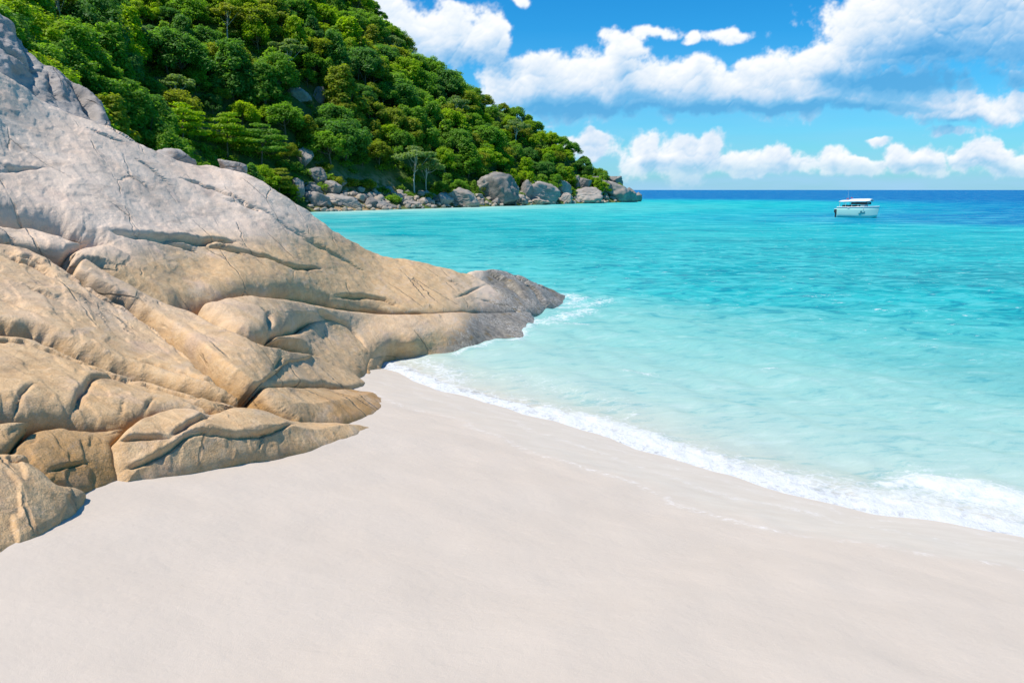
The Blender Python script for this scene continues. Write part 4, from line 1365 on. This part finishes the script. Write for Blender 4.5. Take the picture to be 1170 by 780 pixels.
def build_forest():
    rng = np.random.RandomState(5)
    kinds = {}

    def proto(key, kind, seed, trunk_h, nleaf, leaf, pale=False, r0=.05):
        v, f, lf, C = crown_np(kind, seed, nleaf, leaf)
        up = np.array([0, 0, trunk_h])
        me = mesh_np('crown', v + up, f, [LEAF['mid']], smooth=False, attrs={'leaf': lf})
        tv, tf_ = trunk_np(trunk_h + (.6 if kind != 'tier' else 1.1), r0, C + up, seed)
        tm = mesh_np('trunk', tv, tf_, [BARK_PALE if pale else BARK])
        kinds[key] = (me, tm, v + up, f, lf)
    for s in range(4): proto('round%d' % s, 'round', 60 + s, .45, 7600, .050)
    for s in range(2): proto('tall%d' % s, 'tall', 70 + s, .35, 5600, .062)
    for s in range(2): proto('tier%d' % s, 'tier', 80 + s, .7, 4200, .065)
    proto('umbrella0', 'umbrella', 90, 1.3, 2400, .070, True, .045)
    proto('umbrella1', 'umbrella', 93, .9, 1900, .070, True, .040)
    for s in range(2): proto('bush%d' % s, 'bush', 95 + s, .0, 2200, .085, r0=.02)

    def tree(x, y, z, R, key, leaf, label, cat='tree', group=None, name='broadleaf_tree', zs=1.0, rot=None):
        me, tm = kinds[key][:2]
        root = bpy.data.objects.new(name, None); col.objects.link(root)
        root.empty_display_size = .5
        root.location = (x, y, z); root.scale = (R * rng.uniform(.86, 1.2), R * rng.uniform(.86, 1.2), R * zs * rng.uniform(.84, 1.1))
        root.rotation_euler = (0, 0, rng.uniform(0, 6.28) if rot is None else rot)
        tag(root, label, cat, group, 'thing')
        c = link('crown', me, root); c.material_slots[0].link = 'OBJECT'; c.material_slots[0].material = LEAF[leaf]
        link('trunk', tm, root)
        return root

    # special trees first
    def at_hill(u, v, lo=60, hi=420):
        """where the line of sight through a photo point meets the hill"""
        t = np.arange(lo, hi, .5)
        P = CAMP + ray(np.array(u), np.array(v)) * t[:, None]
        z = hill_z(P[:, 0], P[:, 1])
        k = np.argmax(P[:, 2] < z)
        return P[k], t[k]
    special = []
    for (u, v, h, key, leaf, label, cat, zs) in [
        (475, 222, 58, 'umbrella0', 'pale', 'slim pale trunked tree with airy flat crown against the dark trees above the low shelf', 'tree', 1.0),
        (488, 224, 36, 'umbrella1', 'pale', 'shorter pale trunked sapling beside the airy flat crowned tree', 'tree', 1.1),
        (203, 128, 46, 'umbrella1', 'pale', 'pale forked tree with bare white limbs in the dark forest', 'tree', 1.0),
        (262, 182, 52, 'tier0', 'bright', 'bright tree with flat tiered branches behind the crest boulders', 'tree', .8),
        (212, 172, 56, 'tier1', 'bright', 'yellow green tiered tree just behind the small perched grey boulder', 'tree', .8),
        (300, 190, 56, 'tier1', 'mid', 'green tree of spreading tiers above the end of the granite crest', 'tree', .8),
    ]:
        p, t = at_hill(u, v)
        hh = h * t / F
        fac = {'umbrella0': 2.3, 'umbrella1': 1.9, 'tier0': 2.3 * .8, 'tier1': 2.3 * .8}[key]
        R = hh / fac
        special.append((p[0], p[1], R))
        tree(p[0], p[1], p[2], R, key, leaf, label, cat, None, 'slim_tree' if 'umb' in key else 'tiered_tree', zs)

    for n_, (u, v) in enumerate([(262, 52), (160, 66), (330, 92), (425, 128), (522, 152), (590, 172), (70, 40), (450, 70)]):
        p, t = at_hill(u, v)
        R = (38 if u < 400 else 28) * t / F / 1.9
        special.append((p[0], p[1], R * .6))
        lab = 'small pale limbed tree showing bare trunk among the crowns of the hillside forest'
        tree(p[0], p[1], p[2], R, 'umbrella%d' % (n_ % 2), 'pale' if n_ % 3 else 'olive', lab, 'tree', 'small pale limbed trees in the forest', 'slim_tree', 1.1)
    # candidates on a jittered lattice over the slope
    cand = []
    for y in np.arange(44, 430, 4.6):
        xs = np.arange(-.80 * y - 6, min(.24 * y + 6, 56), 4.6)
        for x in xs:
            cand.append((x + rng.uniform(-2, 2), y + rng.uniform(-2, 2)))
    cand = np.array(cand)
    d = island_dist(cand[:, 0], cand[:, 1])
    uu = 585 + F * cand[:, 0] / (cand[:, 1] * math.cos(PITCH))
    lim = np.where((uu > 340) & (uu < 450), 13.0, np.where(uu < 340, 4.0, 5.0))
    lim = np.where(uu > 600, 4.0, lim)
    ok = d > lim
    cand, d = cand[ok], d[ok]
    z = hill_z(cand[:, 0], cand[:, 1])
    n1 = fbm(np.stack([cand[:, 0] / 24, cand[:, 1] / 24, np.zeros(len(cand))], 1), 2)
    R = np.clip(4.1 + 1.8 * n1 + rng.normal(0, 1.25, len(cand)), 2.0, 7.6)
    R = np.where(d < 9, R * .72, R)
    cx, cv, ct = project(np.column_stack([cand, z]))
    R = np.where(cx > 560, np.minimum(R * np.interp(cx, [560, 700], [1, .72]), 3.4), R)
    kk = rng.rand(len(cand)); hh = rng.rand(len(cand))
    fitted = []
    order = np.argsort(ct)
    # visibility: nearest first, discs painted into a coarse picture already holding the granite slope
    W2, H2 = 585, 130
    gu, gv = np.meshgrid((np.arange(W2) + .5) * 2, (np.arange(H2) + .5) * 2)
    rockpoly = [(-5, 6), (22, 22), (60, 64), (104, 97), (128, 122), (140, 150), (170, 163), (215, 182), (260, 188), (300, 203), (345, 234), (385, 262), (430, 288), (-5, 290)]
    taken = inside(np.stack([gu.ravel(), gv.ravel()], 1), rockpoly).reshape(H2, W2)
    rows = []; beyond = []
    for i in order:
        t = ct[i]
        if t < 20: continue
        key = 'round%d' % int(hh[i] * 4) if kk[i] < .74 else ('tall%d' % int(hh[i] * 2) if kk[i] < .96 or cx[i] > 330 else 'tier%d' % int(hh[i] * 2))
        Ri = R[i]
        if any((cand[i, 0] - a) ** 2 + (cand[i, 1] - b) ** 2 < (c + Ri * .5) ** 2 for a, b, c in CLEARED): continue
        if any((cand[i, 0] - a) ** 2 + (cand[i, 1] - b) ** 2 < (c + Ri * .5) ** 2 for a, b, c in special): continue
        Hc = {'r': 1.75, 't': 2.3, 'i': 2.2}[key[0] if key[0] != 't' else ('i' if key[:2] == 'ti' else 't')]
        pu, pv, _ = project(np.array([cand[i, 0], cand[i, 1], z[i] + Ri * .95]))
        pr = Ri * F / t
        # crown top must stay below the skyline
        sky = np.interp(pu, SKY_U, SKY_V)
        topv = project(np.array([cand[i, 0], cand[i, 1], z[i] + Ri * Hc]))[1]
        if topv < sky + 22 and key[:2] != 'ro': key = 'round%d' % int(hh[i] * 4)
        if topv < sky - 1:
            basev = project(np.array([cand[i, 0], cand[i, 1], z[i]]))[1]
            fac = (basev - sky) / (basev - topv + 1e-6)
            if fac < .45: continue
            Ri *= fac; pr *= fac
        m = (np.abs(gu - pu) < pr) & (np.abs(gv - pv) < pr * .95)
        new = m & ~taken
        cnt = int(new.sum())
        taken |= ((gu - pu) ** 2 + ((gv - pv) / .9) ** 2 < (pr * .82) ** 2)
        if cnt == 0 and -190 < pu < -2 and t < 210 and len(beyond) < 110: beyond.append((0, i, key, Ri, pu, pv))
        if cnt < 3: continue
        rows.append((cnt, i, key, Ri, pu, pv))
    rows.sort(key=lambda r: -r[0])
    single, rest = rows[:278], rows[278:] + beyond      # the wood goes on past the left edge of the frame
    zone_names = [(150, 'behind the tall grey corner boulder'), (300, 'on the near slope behind the granite crest'), (440, 'on the hillside above the pale ledges'), (560, 'on the slope above the dark trees and shelf'), (2000, 'on the slope running down to the headland tip')]
    for cnt, i, key, Ri, pu, pv in single:
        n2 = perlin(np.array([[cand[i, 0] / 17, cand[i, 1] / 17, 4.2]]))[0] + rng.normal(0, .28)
        # leaf colour goes from dark to yellow green in noise patches
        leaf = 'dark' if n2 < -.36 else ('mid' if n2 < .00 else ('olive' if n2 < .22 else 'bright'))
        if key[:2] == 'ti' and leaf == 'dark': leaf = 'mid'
        zone = [b for a, b in zone_names if pu < a][0]
        lvl = 'high' if pv < 70 else ('midway' if pv < 150 else 'low')
        shape = {'r': 'round crowned', 'ta': 'tall crowned', 'ti': 'tiered'}[key[0] if key[0] == 'r' else key[:2]]
        colr = {'dark': 'dark green', 'mid': 'mid green', 'olive': 'olive green', 'bright': 'bright yellow green'}[leaf]
        lab = '%s %s tree %s %s' % (colr, shape, lvl, zone)
        tree(cand[i, 0], cand[i, 1], z[i] - .1, Ri, key, leaf, lab, 'tree', lab.replace(' tree ', ' trees ', 1), {'r': 'broadleaf_tree', 'ta': 'tall_tree', 'ti': 'tiered_tree'}[key[0] if key[0] == 'r' else key[:2]])
    # the rest of the wood and the undergrowth read as one mass each
    def mass(name, items, label, leafmat):
        Vs, Fs, Ls = [], [], []; b = 0
        for (x, y, zz, R_, key, frac) in items:
            _, _, v, f, lf = kinds[key]
            n = len(f); k = max(1, int(n * frac))
            sel = rng.choice(n, k, replace=False)
            a = rng.uniform(0, 6.28); ca, sa = math.cos(a), math.sin(a)
            vv = v.reshape(-1, 4, 3)[sel]
            cen = vv.mean(1, keepdims=True)
            vv = (cen + (vv - cen) * min(1.6, (1 / frac) ** .5)).reshape(-1, 3)
            vv = np.stack([vv[:, 0] * ca - vv[:, 1] * sa, vv[:, 0] * sa + vv[:, 1] * ca, vv[:, 2]], 1) * R_ + (x, y, zz)
            Vs.append(vv); Fs.append(np.arange(k * 4).reshape(k, 4) + b); b += k * 4
            Ls.append(lf.reshape(-1, 4)[sel].ravel())
        me = mesh_np(name, np.vstack(Vs), np.vstack(Fs), [leafmat], smooth=False, attrs={'leaf': np.concatenate(Ls)})
        tag(link(name, me), label, 'forest', None, 'stuff')
    mass('forest', [(cand[i, 0], cand[i, 1], z[i] - .1, Ri, key, .45) for cnt, i, key, Ri, pu, pv in rest], 'mass of small distant trees filling gaps on the hillside', LEAF['mid_mass'])
    ub = []
    xs = rng.uniform(-170, 52, 9000); ys = rng.uniform(50, 330, 9000)
    dd = island_dist(xs, ys); zz = hill_z(xs, ys)
    pu, pv, pt = project(np.stack([xs, ys, zz], 1))
    lim = np.where((pu > 385) & (pu < 445), 12.5, np.where((pu > 340) & (pu < 450), 8.0, 4.2))
    skyv = np.interp(pu, SKY_U, SKY_V)
    okb = (dd > lim) & (pu > -40) & (pu < 720) & (pv > skyv + 5) & (pv < 240)
    # facing the camera only as far as the first ridge
    idx = np.where(okb)[0][:4200]
    for i in idx:
        ub.append((xs[i], ys[i], zz[i] - .15, rng.uniform(1.0, 2.2), 'bush%d' % rng.randint(2), .10))
    mass('undergrowth', ub, 'low green undergrowth covering the ground between the trees', LEAF['under'])
    # shrubs at the edge of the ledges
    k = 0
    for (u, v, w, leaf, lab) in [(335, 205, 18, 'mid', 'green shrub between the granite crest and the dark pointed boulder'), (330, 190, 26, 'mid', 'rounded shrub above the dark pointed boulder'),
                                 (382, 206, 22, 'olive', 'olive shrub directly above the grey sloping ledge rock'), (400, 208, 20, 'olive', 'olive shrub on top of the orange soil'),
                                 (418, 210, 22, 'olive', 'dry looking olive shrub over the right end of the orange soil'), (436, 216, 16, 'mid', 'green shrub at the foot of the dark trees by the ledge'),
                                 (494, 219, 16, 'bright', 'bright yellow green shrub beside the flat pale rock'), (551, 200, 16, 'bright', 'bright yellow green shrub above the biggest dark slab'),
                                 (448, 226, 16, 'mid', 'low green shrub by the rock under the slim pale tree'), (369, 190, 18, 'olive', 'olive shrub over the dark overhanging rock')]:
        p, t = at_hill(u, v + 4)
        tree(p[0], p[1], p[2] - .2, w * t / F * .62, 'bush%d' % (k % 2), leaf, lab, 'shrub', None, 'shrub'); k += 1


SKY_U = [-400, 380, 405, 430, 460, 480, 500, 520, 540, 560, 580, 600, 620, 635, 650, 665, 680, 692, 698, 704]
SKY_V = [-900, -40, -16, 3, 30, 50, 66, 82, 95, 107, 118, 128, 140, 148, 158, 166, 172, 180, 190, 200]
LEAF['mid_mass'] = leaf_material('leaf_wood', [(.10, .23, .04), (.16, .32, .04), (.24, .38, .035)])
LEAF['under'] = leaf_material('leaf_undergrowth', [(.12, .26, .045), (.18, .33, .045), (.27, .39, .04)])
if True:
    build_forest()


# ================================================================== BOAT
def build_boat():
    def paint(name, c, rough=.35, spec=.5):
        m, g, out = material(name)
        n = g.noise(g.node('ShaderNodeTexCoord').outputs['Object'], 1.5, 4, .6)
        principled(g, out, g.mix(g.m('MULTIPLY', n, .25), c, tuple(k * .8 for k in c)), rough, None, spec)
        return m
    white = paint('white_gelcoat', (.78, .80, .80), .25)
    aqua = paint('hull_pale_aqua', (.45, .76, .69), .3)
    dark = paint('tinted_window', (.02, .025, .03), .1)
    steel = paint('steel', (.55, .56, .57), .3)
    black = paint('outboard_black', (.03, .035, .04), .35)
    teal = paint('emblem_teal', (.02, .18, .22), .4)
    red = paint('cushion_red', (.55, .10, .12), .6)
    p = on_z(np.array(979.5), np.array(248.8))
    root = bpy.data.objects.new('speedboat', None); col.objects.link(root)
    root.location = (p[0], p[1], -.02); root.scale = (.88, .95, 1.04); root.rotation_euler = (0, 0, math.radians(-42))
    tag(root, 'pale aqua speedboat with a flat white roof canopy anchored on the turquoise sea', 'boat', None, 'thing')
    L = 6.8

    # hull: stations from stern (x=-L/2) to bow
    st = np.linspace(0, 1, 25)
    V = []; prof = 7
    for s in st:
        x = -L / 2 + L * s
        hw = 1.25 * (1 - max(0, (s - .45) / .55) ** 2.2) + .02
        dk = 1.66 + .16 * s ** 1.6
        rake = .35 * max(0, s - .6) / .4
        keel = -.35 + .55 * max(0, (s - .7) / .3) ** 2
        row = [(0, keel), (hw * .55, keel + .22), (hw * .82, .18), (hw * .92, .55), (hw * .98, dk * .72), (hw * 1.02, dk), (hw * .94, dk + .03)]
        for (yy, zz) in row:
            V.append((x + rake * (zz - keel) / (dk - keel) * .9, -yy, zz))
    V = np.array(V); n = len(st)
    Fq = [(i * prof + j, (i + 1) * prof + j, (i + 1) * prof + j + 1, i * prof + j + 1) for i in range(n - 1) for j in range(prof - 1)]
    M = V * (1, -1, 1)
    F2 = [(b + n * prof, a + n * prof, d + n * prof, c + n * prof) for (a, b, c, d) in Fq]
    deck = [(i * prof + prof - 1, (i + 1) * prof + prof - 1, (i + 1) * prof + prof - 1 + n * prof, i * prof + prof - 1 + n * prof) for i in range(n - 1)]
    tr = [(j + 1, j + 1 + n * prof, j + n * prof, j) for j in range(prof - 1)]
    me = mesh_np('hull', np.vstack([V, M]), np.array(Fq + F2 + deck + tr), [aqua])
    bm = bmesh.new(); bm.from_mesh(me); bmesh.ops.remove_doubles(bm, verts=bm.verts, dist=.004); bmesh.ops.recalc_face_normals(bm, faces=bm.faces); bm.to_mesh(me); bm.free()
    link('hull', me, root)

    def boxes(name, bx, mat, bevel=.03, parent=root):
        bm = bmesh.new()
        for (cx, cy_, cz, sx, sy, sz) in bx:
            r = bmesh.ops.create_cube(bm, size=1)
            bmesh.ops.scale(bm, vec=(sx, sy, sz), verts=r['verts']); bmesh.ops.translate(bm, vec=(cx, cy_, cz), verts=r['verts'])
        if bevel:
            bmesh.ops.bevel(bm, geom=list(bm.edges), offset=bevel, segments=2, affect='EDGES')
        me_ = bpy.data.meshes.new(name); bm.to_mesh(me_); bm.free()
        me_.materials.append(mat)
        return link(name, me_, parent)
    # rub rail and foredeck lip
    R1 = []
    for s in st:
        x = -L / 2 + L * s; hw = 1.25 * (1 - max(0, (s - .45) / .55) ** 2.2) + .02; dk = 1.66 + .16 * s ** 1.6; rake = .35 * max(0, s - .6) / .4 * .9
        R1.append((x + rake, hw * 1.02, dk))
    R1 = np.array(R1)
    pv, pf = [], []
    for sg in (1, -1):
        b = len(pv)
        for q in R1:
            for (dy, dz) in ((.05, -.05), (.05, .06), (-.06, .06), (-.06, -.05)):
                pv.append((q[0], sg * (q[1] + dy), q[2] + dz))
        for i in range(len(R1) - 1):
            for j in range(4):
                pf.append((b + i * 4 + j, b + i * 4 + (j + 1) % 4, b + (i + 1) * 4 + (j + 1) % 4, b + (i + 1) * 4 + j))
    link('rub_rail', mesh_np('rub_rail', pv, np.array(pf), [white], smooth=False), root)
    # canopy, slightly crowned roof
    xs = np.linspace(-3.15, 2.35, 15); ys = np.linspace(-1.22, 1.22, 9)
    V = []; 
    for zoff in (0, -.11):
        for x in xs:
            for y in ys:
                e = 1 - .5 * max(0, (abs(x + .4) - 2.1) / .75) ** 2
                V.append((x, y * (1 - .25 * max(0, (x - 1.2) / 1.15) ** 2), 2.62 + .05 * (x + .4) / 2.7 + .20 * (1 - (y / 1.22) ** 2) * e + (.16 if x > -1.3 else 0) * (1 - (y / 1.25) ** 4) + zoff))
    a = 15 * 9; Fq = []
    for i in range(14):
        for j in range(8):
            q = (i * 9 + j, (i + 1) * 9 + j, (i + 1) * 9 + j + 1, i * 9 + j + 1)
            Fq.append(q); Fq.append(tuple(k + a for k in q[::-1]))
    rim = [i * 9 for i in range(15)] + [14 * 9 + j for j in range(1, 9)] + [i * 9 + 8 for i in range(13, -1, -1)] + [j for j in range(7, 0, -1)]
    for k in range(len(rim)):
        u1, u2 = rim[k], rim[(k + 1) % len(rim)]; Fq.append((u1, u1 + a, u2 + a, u2))
    me = mesh_np('canopy', V, np.array(Fq), [white])
    bm = bmesh.new(); bm.from_mesh(me); bmesh.ops.recalc_face_normals(bm, faces=bm.faces); bm.to_mesh(me); bm.free()
    link('canopy', me, root)
    for x in (-3.0, -1.9, -.8, .3, 1.3):
        for sg in (1, -1):
            boxes('canopy_post', [(x, sg * 1.1, 1.95, .07, .07, 1.4)], steel, .015)
    for i in range(4):
        for sg in (1, -1):
            boxes('seat', [(-2.4 + i * .85, sg * .72, 1.74, .42, .55, .5)], black, .05)
    boxes('console', [(1.0, 0, 1.85, .7, 1.9, .75)], white, .08)
    ws = boxes('windshield', [(1.75, 0, 2.15, .05, 2.0, .62)], dark, .01); ws.rotation_euler = (0, math.radians(-14), 0); ws.location = (.45, 0, .05)
    boxes('side_window', [(.45, -1.13, 2.28, 2.8, .03, .34)], dark, .008)
    boxes('side_window', [(.45, 1.13, 2.28, 2.8, .03, .34)], dark, .008)
    boxes('cushion', [(-1.9, -.3, 2.98, .35, .5, .12)], red, .03)
    boxes('cushion', [(-1.2, -.3, 3.12, .3, .4, .12)], red, .03)
    boxes('cleat', [(-1.3, -1.31, 1.52, .35, .06, .08)], white, .02)
    for sg in (-.55, .55):
        e = boxes('outboard_motor', [(-L / 2 - .38, sg, 1.02, .62, .42, .55), (-L / 2 - .40, sg, .4, .26, .2, .9), (-L / 2 - .12, sg, .62, .3, .26, .3)], black, .07)
        boxes('cowling', [(-L / 2 - .38, sg, 1.34, .60, .40, .12)], white, .04, e)
    # emblem on the side: a disc and a wave stroke of dark teal, raised 3 mm
    bm = bmesh.new()
    def side_y(x): 
        s = (x + L / 2) / L
        return -(1.25 * (1 - max(0, (s - .45) / .55) ** 2.2) + .02) * .99
    for k, (cx, cz, rx, rz) in enumerate([(.95, .95, .16, .2), (1.3, .82, .3, .09), (.75, .74, .25, .07), (1.5, .98, .12, .06)]):
        vs_ = [bm.verts.new((cx + rx * math.cos(i * math.pi / 8), side_y(cx + rx * math.cos(i * math.pi / 8)) - .012, cz + rz * math.sin(i * math.pi / 8))) for i in range(16)]
        f = bm.faces.new(vs_); 
        r = bmesh.ops.extrude_face_region(bm, geom=[f]); bmesh.ops.translate(bm, vec=(0, .06, 0), verts=[q for q in r['geom'] if isinstance(q, bmesh.types.BMVert)])
    me = bpy.data.meshes.new('emblem'); bmesh.ops.recalc_face_normals(bm, faces=bm.faces); bm.to_mesh(me); bm.free(); me.materials.append(teal)
    link('emblem', me, root)
    bm = bmesh.new(); bmesh.ops.create_cone(bm, cap_ends=True, segments=6, radius1=.016, radius2=.006, depth=2.6); bmesh.ops.translate(bm, vec=(-2.0, .1, 4.0), verts=bm.verts)
    me = bpy.data.meshes.new('antenna'); bm.to_mesh(me); bm.free(); me.materials.append(steel); link('antenna', me, root)


build_boat()
